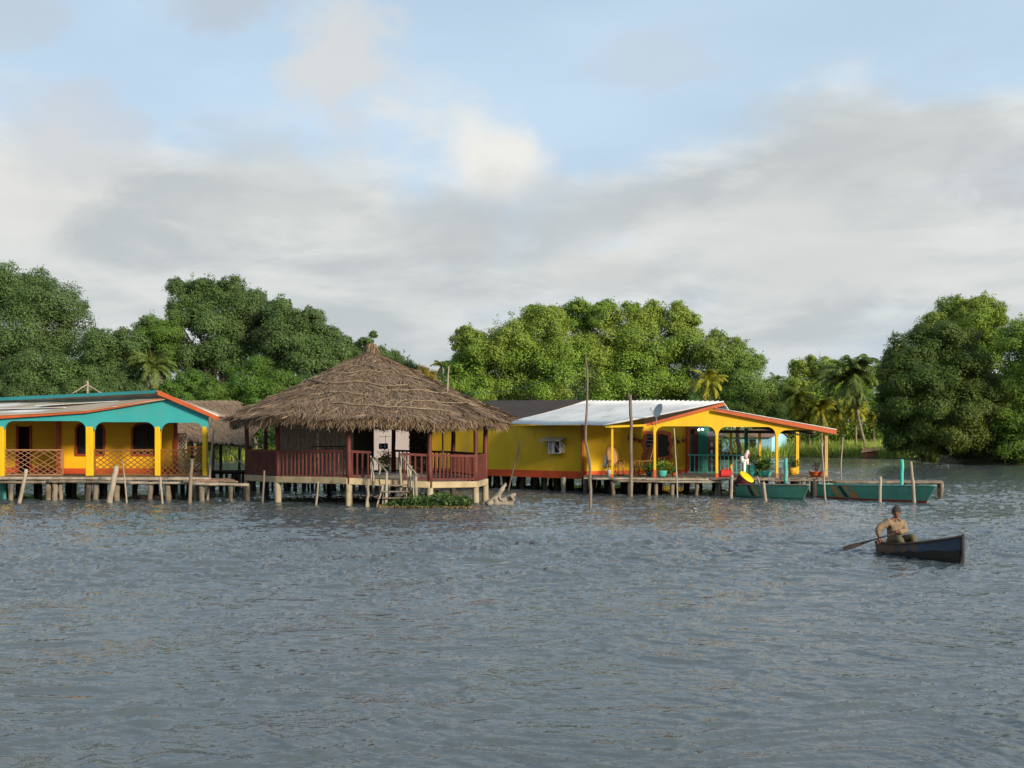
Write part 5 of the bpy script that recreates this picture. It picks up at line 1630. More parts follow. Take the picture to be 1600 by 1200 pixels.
p = Vector((X(1175, 52.3), 52.3, .87))
bk = thing('teal_bucket', 'teal bucket standing behind the moored green boat', 'bucket', p)
b = MB(); b.lathe(p, [(.16, 0), (.19, .3), (.21, .52), (.22, .54), (.19, .53), (.17, .4)], 18); b.build('body', TEALPOT, bk, smooth=True)
b = MB(); b.tube([p + Vector((-.2, 0, .5)), p + Vector((-.1, -.12, .36)), p + Vector((.1, -.12, .36)), p + Vector((.2, 0, .5))], .01, 5); b.build('handle', GREY, bk)
p = Vector((X(1134, 52.0), 52.0, .87))
rb_ = thing('red_canister', 'red fuel canister on the deck by the middle porch post', 'canister', p)
b = MB(); b.box(p + Vector((0, 0, .17)), (.60, .30, .34)); b.build('body', RED, rb_, bevel=.06)
b = MB(); b.tube([p + Vector((-.12, 0, .34)), p + Vector((-.10, 0, .42)), p + Vector((.10, 0, .42)), p + Vector((.12, 0, .34))], .022, 6); b.build('handle', RED, rb_)
b = MB(); b.tube([p + Vector((.22, 0, .33)), p + Vector((.22, 0, .41))], .04, 8); b.build('cap', mat('black_plastic', (.02, .02, .02)), rb_)

# white outboard motor on its stand by the rail end
def motor():
    p = at(1163, 744, 51.6); p.z = .87
    o = thing('outboard_motor', 'white outboard motor with red trim hung on the deck above the moored boat', 'outboard motor', p)
    k = 51.6 / F
    b = MB(); b.tube([p + Vector((.0, 0, .0)), p + Vector((.0, 0, .35)), p + Vector((.01, 0, .72))], [.06, .07, .085], 9); b.build('shaft', WHITE, o, smooth=True)
    b = MB(); b.box(p + Vector((-.10, 0, .84)), (.16, .16, .30), .3); b.box(p + Vector((.02, -.02, .80)), (.34, .10, .16)); b.box(p + Vector((.14, 0, .72)), (.10, .12, .26), .2); b.build('bracket', WHITE, o, smooth=True)
    b = MB(); b.tube([p + Vector((.03, 0, .88)), p + Vector((.10, 0, 1.05)), p + Vector((.16, 0, 1.20)), p + Vector((.15, 0, 1.29))], [.13, .12, .09, .05], 10); b.build('cowl', mat('pinkish_white', (.62, .50, .48), (.5, .36, .34)), o, smooth=True)
    b = MB(); b.ball(p + Vector((.20, -.04, 1.02)), (.07, .08, .11), 9, 6); b.build('trim', mat('dark_red_trim', (.25, .03, .03), (.12, .02, .02)), o, smooth=True)
    b = MB(); b.beam(p + Vector((-.1, .1, .90)), p + Vector((-.35, .1, 1.0)), .04, .04); b.build('tiller', mat('black_plastic', (.02, .02, .02)), o)


motor()

# shelf with jars, table and dark bundle inside the porch
def porch_inside():
    p = Vector((X(1117, 59.5), 59.5, .87))
    o = thing('shelf_rack', 'white and red shelf rack with goods inside the porch', 'shelf', p)
    b = MB()
    for dx in (-.34, .34): b.beam(p + Vector((dx, 0, 0)), p + Vector((dx, 0, 1.85)), .05, .05)
    b.build('frame', mat('rack_red', (.22, .05, .03), (.14, .035, .025)), o)
    for k in range(5):
        b = MB(); b.box(p + Vector((0, 0, .25 + k * .38)), (.72, .30, .03)); b.build('shelf_board', mat('rack_board', (.22, .10, .06), (.15, .07, .045)), o)
    b = MB(); b.slab([p + Vector((-.5, -.35, 1.95)), p + Vector((.5, -.35, 1.95)), p + Vector((.4, .3, 2.2)), p + Vector((-.4, .3, 2.2))], (0, 0, .06)); b.build('awning', mat('pale_awning', (.50, .40, .34), (.40, .3, .25)), o)
    lab = ['on the lowest shelf of the porch rack', 'on the second lowest shelf of the porch rack', 'on the middle shelf of the porch rack', 'on the second highest shelf of the porch rack']
    cols = [('white', WHITE), ('red', RED)]
    for k in range(4):
        for j, (nm, mm) in enumerate(cols):
            q = p + Vector((-.18 + j * .34, -.06, .27 + k * .38))
            bb = MB(); bb.lathe(q, [(.07, 0), (.08, .14), (.045, .18), (.045, .23)], 10)
            tag(bb.build('jar', mm, None, q, smooth=True), '%s jar %s' % (nm, lab[k]), 'jar', 'jars on the porch rack')
    t = thing('table', 'dark table behind the teal porch railing', 'table', (X(1142, 58), 58, .87))
    b = MB(); b.box((X(1142, 58), 58, 1.62), (1.5, .7, .05)); b.build('tabletop', WOODD, t)
    for dx in (-.65, .65):
        for dy in (-.28, .28):
            b = MB(); b.beam((X(1142, 58) + dx, 58 + dy, .87), (X(1142, 58) + dx, 58 + dy, 1.6), .06, .06); b.build('leg', WOODD, t)
    n = thing('dark_net', 'dark heap of fishing net lying on the porch table', 'net', (X(1142, 58), 58, 1.65))
    rs = np.random.default_rng(6)
    ps = np.array([X(1144, 58), 57.9, 1.75]) + rs.normal(size=(1500, 3)) * np.array([.55, .2, .09]); ps[:, 2] = np.maximum(ps[:, 2], 1.67)
    V, Q = leaf_quads(ps, unit(rs.normal(size=(1500, 3))), .10, rs)
    np_mesh('mesh_heap', V, Q, leaf_mat('net_dark', [(.02, .018, .014), (.045, .04, .03), (.03, .028, .02)], .1), n)
    bulb = glow('bulb_glow', (1, .95, .85), 6)
    for u, v, Y, lb in ((1092, 671.5, 56.5, 'lit bulb under the porch ceiling nearer the front wall'), (1098, 671, 56.2, 'lit bulb under the porch ceiling nearer the middle post'), (419.5, 657, 47.8, 'single lit bulb under the left eave of the thatched pavilion')):
        q = at(u, v, Y)
        l = thing('light_bulb', lb, 'lamp', q, 'lit bulbs under the roofs')
        bb = MB(); bb.ball(q, .055, 10, 7); bb.build('globe', bulb, l, smooth=True)
        bb = MB(); bb.tube([q + Vector((0, 0, .05)), q + Vector((0, 0, .14))], .025, 7); bb.build('socket', mat('black_plastic', (.02, .02, .02)), l)


porch_inside()

# ------------------------------------------------------------------ boats
def hull_pts(L, bm, fs, fb, rake, draft, tr=.8, n=22, sharp=1.7, sheer=1.6):
    """stations along x from stern 0 to bow L"""
    rows = []
    for i in range(n + 1):
        s = i / n
        g = fs + (fb - fs) * s ** sheer
        w = bm / 2 * (tr + (1 - tr) * min(1, s / .35)) if s < .35 else bm / 2 * (1 - ((s - .35) / .65) ** sharp * .985)
        k = -draft + draft * .6 * max(0, (s - .6) / .4) ** 2
        row = []
        for wy, hz in ((1, 1), (.97, .66), (.90, .33), (.70, .08), (.0, .0), (-.70, .08), (-.90, .33), (-.97, .66), (-1, 1)):
            z = k + (g - k) * hz
            fx = s * L + rake * (s ** 4) * ((z - k) / (g - k) if g > k else 0)
            row.append(Vector((fx, wy * w, z)))
        rows.append(row)
    return rows


def boat(name, label, stern, bow, bm, fs, fb, rake, draft, m, rim_m, group=None, cat='boat', tr=.8, seats=(.25, .55), stripes=None, inner=None, sharp=1.7, seat_m=None, sheer=1.6):
    stern = Vector((stern[0], stern[1], 0)); bow = Vector((bow[0], bow[1], 0))
    d = bow - stern; L = d.length; rz = math.atan2(d.y, d.x)
    o = thing(name, label, cat, stern, group); o.rotation_euler = (0, 0, rz)
    ORG[o.name] = Vector((0, 0, 0))
    rows = hull_pts(L - rake, bm, fs, fb, rake, draft, tr, sharp=sharp, sheer=sheer)
    b = MB()
    for r0, r1 in zip(rows, rows[1:]): b.strip(r0, r1)
    b.add(rows[0], [tuple(range(9))])
    h = b.build('hull', m, o, smooth=False)
    sd = h.modifiers.new('thick', 'SOLIDIFY'); sd.thickness = .035; sd.offset = -1
    b = MB()
    for side in (0, 8):
        b.tube([r[side] + Vector((0, 0, .012)) for r in rows], .028, 6)
    b.tube([rows[0][0] + Vector((0, 0, .012)), rows[0][8] + Vector((0, 0, .012))], .028, 6)
    b.build('gunwale', rim_m, o, smooth=True)
    for s in seats:
        i = int(s * (len(rows) - 1)); r = rows[i]
        z = r[0].z - .10
        b = MB(); b.box((r[0].x, 0, z), (.24, abs(r[0].y) * 1.86, .04)); b.build('thwart', seat_m or rim_m, o)
    if stripes:
        for x0, w, sl, mm in stripes:
            pts = []
            for hz in np.linspace(.98, .40, 6):
                x = x0 + (1 - hz) * sl

                def side_pt(x, hz):
                    # find on the outer side nearest the camera (negative y side)
                    for ra, rb in zip(rows, rows[1:]):
                        if ra[8].x <= x <= rb[8].x or rb is rows[-1]:
                            t = (x - ra[8].x) / max(1e-5, rb[8].x - ra[8].x)
                            lo = 8 if hz > .66 else 7
                            f = (hz - .66) / .34 if hz > .66 else (hz - .33) / .33
                            A_ = ra[lo - 1].lerp(ra[lo], max(0, f)); B_ = rb[lo - 1].lerp(rb[lo], max(0, f))
                            return A_.lerp(B_, t) + Vector((0, -.006, 0))
                pts.append((side_pt(x, hz), side_pt(x + w, hz)))
            b = MB(); b.strip([q[0] for q in pts], [q[1] for q in pts]); b.build('stripe', mm, o)
    return o, rows, L


def hull_mat(name, top, low, zsplit, spots, chalk=None):
    m = mat(name, top, tuple(x * .82 for x in top), .5, 2.0, (1, 1, 2), spots=spots, spot_lo=.58, spot_hi=.72, spot_scale=1.8, spec=.4)
    nt = m.node_tree; N, L = nt.nodes, nt.links
    b = N['Principled BSDF']; src = b.inputs['Base Color'].links[0].from_socket
    tc = N.new('ShaderNodeTexCoord'); sp = N.new('ShaderNodeSeparateXYZ'); L.new(tc.outputs['Object'], sp.inputs[0])
    lt = N.new('ShaderNodeMath'); lt.operation = 'LESS_THAN'; L.new(sp.outputs[2], lt.inputs[0]); lt.inputs[1].default_value = zsplit
    mx = N.new('ShaderNodeMix'); mx.data_type = 'RGBA'; L.new(lt.outputs[0], mx.inputs[0]); L.new(src, mx.inputs[6]); mx.inputs[7].default_value = (*low, 1)
    L.new(mx.outputs[2], b.inputs['Base Color'])
    return m


STR_O = mat('stripe_tan', (.34, .20, .07), (.26, .15, .05)); STR_D = mat('stripe_dark', (.03, .025, .02)); STR_R = mat('stripe_orange', (.42, .16, .05), (.34, .13, .04))
GB1 = hull_mat('green_boat_paint', (.055, .205, .145), (.025, .13, .09), .10, (.11, .25, .19))
GB2 = hull_mat('teal_boat_paint', (.062, .225, .165), (.22, .028, .018), .08, (.13, .29, .22))
RIMG = mat('pale_green_rim', (.14, .32, .26), (.10, .25, .20), .5, 3); RIM2 = mat('grey_rim', (.26, .22, .18), (.18, .15, .12), .6, 3)
boat('motor_boat', 'dark green wooden boat moored at the porch with its bow to the right', (10.75, 50.3), (12.95, 47.0), 1.25, .58, .66, .45, .22, GB1, RIM2, 'green boats moored by the porch',
     stripes=[(.75, .22, .55, STR_D), (1.1, .16, .55, STR_O)])
boat('motor_boat', 'longer teal green boat with a red bottom moored at the end of the jetty', (14.35, 49.6), (17.5, 44.6), 1.35, .60, .72, .55, .25, GB2, RIMG, 'green boats moored by the porch',
     stripes=[(.75, .35, .75, STR_O), (1.25, .22, .75, STR_D), (1.6, .40, .75, STR_R)], seats=(.2, .45, .7))


def tub():
    c = at(1162, 751, 50.0)
    ax = Vector((.50, -.42, .76)).normalized()
    rot = ax.to_track_quat('Z', 'Y').to_matrix()
    o = thing('tilted_drum', 'dark red drum with a yellow lid tilted on the stern of the moored green boat', 'drum', c)
    b = MB(); b.lathe(c, [(.22, -.40), (.30, -.28), (.34, 0), (.36, .19), (.34, .20)], 22, rot)
    b.build('body', mat('speckled_red_body', (.085, .014, .014), (.045, .012, .012), .6, 6, spots=(.40, .34, .32), spot_lo=.66, spot_hi=.70, spot_scale=9), o, smooth=True)
    b = MB(); b.lathe(c, [(.375, .195), (.385, .25), (.35, .27), (.05, .28)], 24, rot); b.build('lid', mat('bright_yellow_lid', (.74, .50, .01), (.66, .43, .01), .4), o, smooth=True)


tub()

# jetty behind the second boat
j2 = thing('plank_jetty', 'low narrow jetty running right from the porch behind the teal boat', 'jetty', (X(1390, 51), 51, 0))
plank_deck(j2, ((X(1297, 50.6), 50.6, .70), (X(1472, 50.6), 50.6, .70), (X(1472, 52), 52, .72), (X(1297, 52), 52, .72)), 26, WOOD, .06)
b = MB(); b.stick(at(1296, 753.5, 50.5), at(1474, 754, 50.5), .07, .06, wob=.05, seg=14); b.build('edge_log', WOOD, j2, smooth=True)
b = MB(); b.box((X(1472, 50.7), 50.9, .52), (.12, .5, .3)); b.build('end_post', WOODL, j2)
piles(j2, [(u, 50.7, .66, .09) for u in (1300, 1345, 1392, 1432, 1470)] + [(u, 51.9, .66, .09) for u in (1320, 1370, 1412, 1468)], PILE)
b = MB(); b.stick((X(1272, 51), 51, -.6), (X(1272, 51), 51, .82), .16, .17); b.build('pile', WOODD, j2, smooth=True)
b = MB(); b.stick((X(1276, 51.2), 51.3, -.6), (X(1276, 51.2), 51.3, .82), .12, .13); b.build('pile', WOODD, j2, smooth=True)

# ------------------------------------------------------------------ loose poles in the water
PG = 'bare poles standing in the water'


def pole(label, pts, Y, r0, r1, m=WOODL, wet=True, name='mooring_pole', group=PG):
    """pts in photo pixels from the water up"""
    P = [at(u, v, Y) for u, v in pts]
    if wet: P[0] = P[0] + (P[0] - P[1]).normalized() * .9
    base = P[0].copy()
    b = MB()
    fine = [P[0]]
    for a, c in zip(P, P[1:]):
        for k in (1, 2, 3):
            fine.append(a.lerp(c, k / 3) + (Vector((random.uniform(-1, 1), random.uniform(-1, 1), 0)) * r0 * .25 if k < 3 else Vector()))
    b.tube(fine, [r0, r1], 8, rough=.06)
    o = b.build(name, m, None, base, smooth=True)
    return tag(o, label, 'pole', group)


pole('tallest crooked pole standing in front of the yellow side wall', [(922, 794), (923, 765), (921, 720), (915, 690), (917, 640), (918, 590), (915, 557)], 41.5, .062, .03, WOOD)
o_f = pole('forked grey pole rising past the metal roof edge', [(986, 771), (986, 720), (986.5, 660), (985, 617)], 50.0, .085, .068, WOOD)
b = MB(); b.stick(at(985.5, 632, 50.0), at(981.5, 615, 50.0), .06, .05, wob=.01); b.build('fork', WOOD, o_f, smooth=True)
pole('thin pale pole in front of the wavy orange window', [(1058.5, 772), (1056, 720), (1053, 669)], 49.0, .04, .03, WOODL)
pole('leaning grey pole at the left end of the teal house deck', [(31, 783), (37, 755), (41, 733)], 45.3, .085, .07, WOODL)
pole('thick pale leaning post in front of the right lattice rail', [(171, 784), (177, 755), (182, 728)], 45.0, .125, .105, WOODL)
pole('thin stick just right of the thick pale leaning post', [(198, 784), (195, 750), (191.5, 720)], 45.2, .04, .025, WOODL)
pole('short bent pale stick below the second teal house column', [(254, 787), (252, 765), (250, 745)], 44.6, .05, .045, WOODL)
pole('upright brown pole at the right part of the teal house deck', [(297, 787), (298, 752), (300, 717)], 44.6, .085, .065, WOOD)
pole('tall leaning pole beside the last teal house column', [(325, 776), (329, 725), (334, 671)], 47.3, .06, .05, WOODL)
pole('thin slanted stick sticking out of the water by the shed', [(380, 727), (366, 713), (352, 700)], 54.5, .045, .035, WOODL, wet=True)
pole('slanted stick leaning in front of the yellow side wall', [(796, 758), (805, 722), (814, 690)], 56.2, .05, .035, WOOD)
pole('thin stick under the left front of the pavilion', [(410, 783), (412, 757), (413, 735)], 45.4, .045, .04, WOOD)
pole('leaning stick under the middle front of the pavilion', [(494, 788), (496, 770), (497, 752)], 43.4, .045, .04, WOODL)
pole('white weathered stump in front of the yellow side wall', [(881, 770), (881, 757), (880, 746)], 53.5, .12, .10, WOODL)
pole('slanted stick beside the tub at the stern of the moored boat', [(1195, 783), (1189, 762), (1183, 744)], 46.6, .05, .04, WOODL)
pole('forked post against the side of the moored green boat', [(1196, 783), (1194, 765), (1192, 753)], 46.5, .08, .07, WOODL)
pole('grey post at the stern of the moored green boat', [(1143, 773), (1143, 757), (1143.5, 742)], 49.2, .08, .075, WOODL)
pole('thin pole leaning between the two green boats', [(1290, 788), (1287, 740), (1284, 692)], 46.0, .05, .035, WOODL)
pole('thin faint pole behind the jetty', [(1314, 757), (1314, 725), (1317, 683)], 52.6, .035, .03, WOODL)
pole('short post in front of the middle of the teal boat', [(1375, 788), (1375, 765), (1375.5, 745)], 45.5, .075, .065, WOODL)
pole('leaning post near the bow of the teal boat', [(1428.5, 786), (1427, 755), (1423, 721)], 45.0, .075, .06, WOODL)
pole('short turquoise pipe standing in the moored green boat', [(1228, 756), (1228, 735), (1228, 716)], 49.4, .09, .08, TEALR, wet=False, name='turquoise_pipe')
pole('turquoise pipe standing at the jetty behind the teal boat', [(1409, 760), (1409, 738), (1409, 718)], 48.2, .085, .08, mat('turquoise_pipe', (.05, .45, .36), (.04, .36, .29), .5), wet=True, name='turquoise_pipe')
pole('thin pale pole on the right slope of the thatched roof', [(699, 613), (700, 594), (701, 572)], 45.2, .04, .03, WOODL, wet=False)
pole('white stick leaning inside the right side of the pavilion', [(692, 735), (692, 700), (691, 667)], 50.0, .04, .035, WOODL, wet=False)
# timber cross frame behind the teal roof
q = thing('roof_frame', 'timber pole with two braces standing behind the teal house roof', 'frame', at(136, 616, 55))
b = MB(); b.stick(at(136.5, 632, 55), at(136.5, 595, 55), .06, .05); b.build('pole', WOODL, q, smooth=True)
for uu in (112, 160):
    b = MB(); b.stick(at(uu, 615, 55), at(136, 601, 55), .04, .035); b.build('brace', WOODL, q, smooth=True)
# cable
b = MB(); p0 = at(716, 616, 45.5); p1 = at(916, 567, 41.8)
b.tube([p0.lerp(p1, i / 14) - Vector((0, 0, .35 * math.sin(math.pi * i / 14))) for i in range(15)], .012, 5)
tag(b.build('cable', mat('green_cable', (.03, .10, .08)), None, p0), 'thin green cable from the thatched roof to the tall crooked pole', 'cable')

# ------------------------------------------------------------------ driftwood and water plants
def driftwood():
    o = thing('driftwood', 'bleached driftwood stump with forked roots beside the pavilion pile', 'driftwood', at(782, 788, 43.5))
    Y = 43.4
    b = MB()
    for pts, r in (([(762, 790), (775, 778), (785, 764), (790, 757)], (.16, .06)), ([(785, 764), (788, 760), (789, 755)], (.07, .04)), ([(772, 786), (785, 783), (798, 776), (805, 773)], (.15, .07)),
                   ([(780, 784), (790, 788), (795, 792)], (.12, .05)), ([(798, 776), (803, 780), (799, 786)], (.07, .05)), ([(760, 788), (778, 787), (802, 787)], (.12, .10)), ([(778, 772), (783, 780), (786, 786)], (.05, .05))):
        P = [at(u, v, Y + random.uniform(-.15, .15)) for u, v in pts]
        f = []
        for a, c in zip(P, P[1:]):
            for k in range(3): f.append(a.lerp(c, k / 3) + Vector((random.uniform(-.03, .03),) * 3))
        f.append(P[-1]); b.tube(f, list(r), 8, rough=.18)
    b.build('stump', mat('bleached_driftwood', (.30, .26, .21), (.16, .135, .105), .9, 3, bump=.5), o, smooth=True)


driftwood()


def hyacinth():
    rs = np.random.default_rng(12)
    n = 4600
    u = rs.uniform(600, 736, n); v = rs.beta(1.3, 1.3, n)
    Y = 41.6 + rs.random(n) * 3.4
    x = (u - 800) / F * Y
    hmax = np.interp(u, [598, 612, 628, 645, 660, 690, 715, 730, 738], [.06, .16, .22, .52, .36, .46, .28, .26, .08]) * (.75 + .35 * np.sin(u * .9 + Y * 3))
    z = .03 + rs.random(n) ** 1.2 * hmax
    V, Q = leaf_quads(np.stack([x, Y, z], -1), unit(rs.normal(size=(n, 3)) * np.array([1, 1, .6]) + np.array([.2, -.5, .5])), .17, rs, wr=.55)
    a = tag(np_mesh('water_plants', V, Q, leaf_mat('hyacinth_leaf', [(.014, .035, .010), (.030, .068, .014), (.050, .10, .020), (.085, .12, .03)], .3)), 'green water hyacinth floating under the pavilion steps', 'water plants', kind='stuff')
    n = 1200
    u = rs.uniform(590, 740, n); Y = 41.3 + rs.random(n) * 1.2
    V, Q = leaf_quads(np.stack([(u - 800) / F * Y, Y, rs.uniform(.0, .06, n)], -1), unit(rs.normal(size=(n, 3)) * .5 + np.array([0, 0, 1])), .2, rs, wr=.25)
    tag(np_mesh('floating_debris', V, Q, leaf_mat('dead_stalks', [(.16, .11, .05), (.25, .18, .08), (.10, .07, .035)], .1)), 'brown dead stalks floating at the edge of the water hyacinth', 'debris', kind='stuff')


hyacinth()

# ------------------------------------------------------------------ canoe, paddler, paddle
CM = mat('blue_canoe_paint', (.040, .062, .095), (.028, .042, .065), .65, 2.0, (1, 1, 2.5), spots=(.115, .070, .045), spot_lo=.49, spot_hi=.58, spot_scale=2.4, spec=.3)


def canoe_tar():
    nt = CM.node_tree; N, L = nt.nodes, nt.links
    b = N['Principled BSDF']; src = b.inputs['Base Color'].links[0].from_socket
    tc = N.new('ShaderNodeTexCoord'); sp = N.new('ShaderNodeSeparateXYZ'); L.new(tc.outputs['Object'], sp.inputs[0])
    nz = N.new('ShaderNodeTexNoise'); L.new(tc.outputs['Object'], nz.inputs['Vector']); nz.inputs['Scale'].default_value = 3.0; nz.inputs['Detail'].default_value = 6
    a = N.new('ShaderNodeMath'); a.operation = 'MULTIPLY_ADD'; L.new(sp.outputs[0], a.inputs[0]); a.inputs[1].default_value = -.105; L.new(sp.outputs[2], a.inputs[2])
    c = N.new('ShaderNodeMath'); c.operation = 'MULTIPLY_ADD'; L.new(nz.outputs[0], c.inputs[0]); c.inputs[1].default_value = .16; L.new(a.outputs[0], c.inputs[2])
    r = N.new('ShaderNodeMapRange'); L.new(c.outputs[0], r.inputs[0]); r.inputs[1].default_value = .09; r.inputs[2].default_value = .12
    mx = N.new('ShaderNodeMix'); mx.data_type = 'RGBA'; L.new(r.outputs[0], mx.inputs[0]); mx.inputs[6].default_value = (.022, .017, .014, 1); L.new(src, mx.inputs[7])
    L.new(mx.outputs[2], b.inputs['Base Color'])


canoe_tar()
cs = (8.50, 24.60); cb = (9.30, 22.33)
canoe, crow, cL = boat('canoe', 'small blue and brown weathered dugout canoe with a raised bow', cs, cb, .80, .25, .56, .06, .12, CM,
                       mat('canoe_rim', (.10, .065, .045), (.06, .04, .03), .8, 5), cat='canoe', tr=.72, seats=(.17,), sharp=2.3, seat_m=WOOD, sheer=2.2)
b = MB(); b.box((crow[-1][0].x + .02, 0, .26), (.06, .07, .74)); b.build('stem_post', mat('canoe_stem', (.03, .03, .035), (.05, .04, .03)), canoe, bevel=.02)


def skin_eval(verts, edges, radii, root=0, sub=1):
    me = bpy.data.meshes.new('tmp'); me.from_pydata([tuple(v) for v in verts], edges, [])
    ob = bpy.data.objects.new('tmp', me); COL.objects.link(ob)
    sk = ob.modifiers.new('skin', 'SKIN'); sk.use_smooth_shade = True
    for i, r in enumerate(radii):
        rr = r if isinstance(r, tuple) else (r, r)
        me.skin_vertices[0].data[i].radius = rr
        me.skin_vertices[0].data[i].use_root = (i == root)
    ss = ob.modifiers.new('sub', 'SUBSURF'); ss.levels = sub; ss.render_levels = sub
    dg = bpy.context.evaluated_depsgraph_get(); ev = ob.evaluated_get(dg); m2 = ev.to_mesh()
    V = [v.co.copy() for v in m2.vertices]; Fc = [tuple(p.vertices) for p in m2.polygons]
    ev.to_mesh_clear(); bpy.data.objects.remove(ob); bpy.data.meshes.remove(me)
    return V, Fc


def person():
    fw = Vector((cb[0] - cs[0], cb[1] - cs[1], 0)).normalized(); rt = Vector((fw.y, -fw.x, 0))
    P = at(1396, 846, 24.05)
    P.z = .30
    o = thing('person', 'man in tan shirt and dark knit cap seated in the canoe paddling', 'person', (P.x, P.y, .2))
    up = Vector((0, 0, 1))
    chest = P + up * .30 + fw * .04; neckb = P + up * .485 + fw * .07
    rs_, ls_ = P + up * .445 + rt * .185 + fw * .05, P + up * .445 - rt * .185 + fw * .05
    rh = at(1373, 840, 23.90); lh = at(1402, 831.5, 23.72)
    re_ = rs_.lerp(rh, .5) + rt * .13 + up * .03 - fw * .02
    le_ = ls_.lerp(lh, .5) - rt * .16 - up * .10
    rk, lk = P + fw * .40 + rt * .16 + up * .13, P + fw * .40 - rt * .22 + up * .15
    rf_, lf_ = P + fw * .52 + rt * .12 - up * .22, P + fw * .52 - rt * .16 - up * .22
    rhp, lhp = P + rt * .10, P - rt * .10
    hd = P + up * .665 + fw * .10; HS = 1.14
    V = [P, P + up * .15 + fw * .02, chest, neckb, neckb + up * .07 + fw * .01, rs_, re_, rh, ls_, le_, lh, rhp, rk, rf_, lhp, lk, lf_, rf_ + fw * .16, lf_ + fw * .16]
    E = [(0, 1), (1, 2), (2, 3), (3, 4), (3, 5), (5, 6), (6, 7), (3, 8), (8, 9), (9, 10), (0, 11), (11, 12), (12, 13), (0, 14), (14, 15), (15, 16), (13, 17), (16, 18)]
    Rr = [.13, .125, .14, .085, .055, .062, .045, .032, .062, .045, .032, .09, .062, .045, .09, .062, .045, .04, .04]
    bV, bF = skin_eval(V, E, Rr)
    b = MB(); b.add(bV, bF)
    # head turned to his right and down
    hf = (fw * .75 + rt * .62 - up * .18).normalized(); hs = hf.cross(up).normalized(); hu = hs.cross(hf)
    n, m = 16, 12; hv = []
    for i in range(m + 1):
        ph = -math.pi / 2 + math.pi * i / m
        for j in range(n):
            t = 2 * math.pi * j / n
            x, y, z = math.cos(ph) * math.cos(t), math.cos(ph) * math.sin(t), math.sin(ph)
            w = .078 * (1 - .18 * max(0, -z)); dd = .098 * (1 - .05 * max(0, -z))
            f = y * dd; 
            if y > .75 and -.45 < z < .15: f += .022 * (1 - abs(x) / .66) if abs(x) < .28 else 0     # nose
            if y > .5 and -.05 < z < .25 and .2 < abs(x) < .55: f -= .010                                # eye sockets
            if y > .5 and z < -.68: f += .012                                                            # chin
            hv.append(hd + (hs * (x * w) + hf * f + hu * (z * .120)) * HS)
    hfz = [(i * n + j, i * n + (j + 1) % n, (i + 1) * n + (j + 1) % n, (i + 1) * n + j) for i in range(m) for j in range(n)]
    b.add(hv, hfz)
    for s in (-1, 1): b.ball(hd + (hs * (s * .080) - hu * .01) * HS, (.016, .022, .032), 7, 5)
    # hands: palm and five fingers closed on the shaft
    pd = (lh - rh).normalized()
    for h, fore in ((rh, (rh - re_).normalized()), (lh, (lh - le_).normalized())):
        b.ball(h + fore * .035, (.040, .040, .045), 8, 6)
        acr = pd
        nrm = fore.cross(acr).normalized()
        for k, ln in enumerate((.062, .070, .066, .052)):
            q = h + fore * .06 + acr * ((k - 1.5) * .021)
            b.tube([q, q + fore * ln * .45 + nrm * .012, q + fore * ln * .65 - up * .02 + nrm * .03, q + fore * ln * .35 - up * .04 + nrm * .042], [.0105, .010, .009, .0075], 6)
        q = h + fore * .03 + acr * .04
        b.tube([q, q + fore * .03 + acr * .02 - up * .012, q + fore * .055 + acr * .01 - up * .03], [.012, .011, .008], 6)
    SK = mat('brown_skin', (.20, .090, .055), (.15, .065, .04), .55, 8)
    b.build('body', SK, o, smooth=True)
    e = MB()
    for s in (-1, 1): e.ball(hd + (hf * .086 + hs * (s * .032) + hu * .012) * HS, (.012, .012, .008), 7, 5)
    e.build('eyes', mat('dark_eye', (.02, .015, .012)), o, smooth=True)
    e = MB(); e.tube([hd + (hf * .092 - hu * .058 - hs * .024) * HS, hd + (hf * .099 - hu * .056) * HS, hd + (hf * .092 - hu * .058 + hs * .024) * HS], .006, 5); e.build('mouth', mat('lip', (.14, .045, .035)), o)
    # shirt
    sV = [P + up * .02, P + up * .15 + fw * .02, chest, neckb - up * .01, rs_, re_, rh - (rh - re_).normalized() * .05, ls_, le_, lh - (lh - le_).normalized() * .05]
    sE = [(0, 1), (1, 2), (2, 3), (3, 4), (4, 5), (5, 6), (3, 7), (7, 8), (8, 9)]
    v2, f2 = skin_eval(sV, sE, [.155, .158, .172, .105, .092, .078, .052, .092, .078, .052], sub=2)
    rr = np.random.default_rng(3)
    v2 = [v + Vector(rr.normal(0, .006, 3)) for v in v2]
    b = MB(); b.add(v2, f2); b.build('shirt', mat('tan_shirt', (.235, .165, .105), (.15, .105, .065), .9, 7, bump=.9, bscale=7), o, smooth=True)
    for s in (-1, 1):
        e = MB(); e.beam(neckb + up * .035 + fw * .055 + rt * (s * .025), neckb - up * .02 + fw * .105 + rt * (s * .07), .03, .01); e.build('collar', mat('tan_shirt', (.3, .2, .12)), o)
    tV = [P + up * .05, P, rhp, rk, rf_ + up * .03, lhp, lk, lf_ + up * .03]
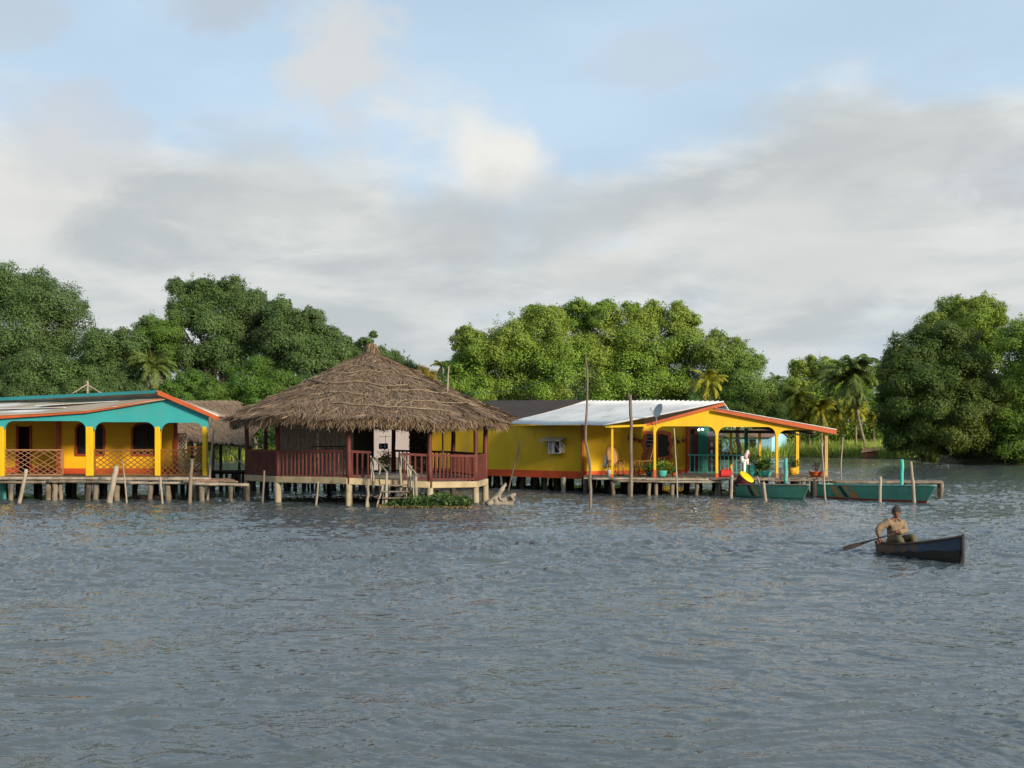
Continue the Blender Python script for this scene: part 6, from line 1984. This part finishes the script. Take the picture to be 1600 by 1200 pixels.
    v2, f2 = skin_eval(tV, [(0, 1), (1, 2), (2, 3), (3, 4), (1, 5), (5, 6), (6, 7)], [.15, .15, .112, .088, .064, .112, .088, .064])
    b = MB(); b.add(v2, f2); b.build('trousers', mat('khaki_trousers', (.11, .092, .050), (.07, .06, .033), .9, 6), o, smooth=True)
    # knit cap
    b = MB(); cv = []
    for i in range(8):
        ph = R(4) + R(86) * i / 7
        for j in range(18):
            t = 2 * math.pi * j / 18
            k = 1.13 + .02 * math.sin(j * 2.1 + i)
            tilt = -.02 if math.sin(t) > 0 else -.045
            cv.append(hd + HS * (hs * (math.cos(ph) * math.cos(t) * .082 * k) + hf * (math.cos(ph) * math.sin(t) * .098 * k - .012) + hu * (math.sin(ph) * .125 * .95 + .024 + tilt * (1 - i / 7))))
    b.add(cv, [(i * 18 + j, i * 18 + (j + 1) % 18, (i + 1) * 18 + (j + 1) % 18, (i + 1) * 18 + j) for i in range(7) for j in range(18)] + [tuple(7 * 18 + j for j in range(18))])
    b.build('cap', mat('dark_knit_cap', (.045, .042, .034), (.03, .028, .024), .95, 20, bump=.5), o, smooth=True)
    # paddle
    tip = at(1317, 858, 23.95)
    a = lh + (lh - rh).normalized() * .05 + fw * .035; r2 = rh + fw * .035
    ax = (tip - a).normalized(); Lp = (tip - a).length
    pdl = thing('paddle', 'dark wooden paddle held across the canoe with its blade in the water', 'paddle', r2)
    b = MB(); b.tube([a, a + ax * (Lp - .42)], .017, 8); b.build('shaft', WOODD, pdl, smooth=True)
    wv = ax.cross(up).normalized(); wv = (wv * .35 + up * .94).normalized(); wv = (wv - ax * wv.dot(ax)).normalized(); nv = ax.cross(wv)
    sec = []
    for s, w in ((-.60, .018), (-.50, .028), (-.34, .046), (-.16, .056), (-.04, .050), (.0, .030)):
        c = tip + ax * s; sec.append([c + wv * w, c + nv * .012, c - wv * w, c - nv * .012])
    b = MB()
    for s0, s1 in zip(sec, sec[1:]): b.strip(s0 + [s0[0]], s1 + [s1[0]])
    b.add(sec[0], [(0, 1, 2, 3)]); b.add(sec[-1], [(0, 1, 2, 3)])
    b.build('blade', WOODD, pdl)


person()
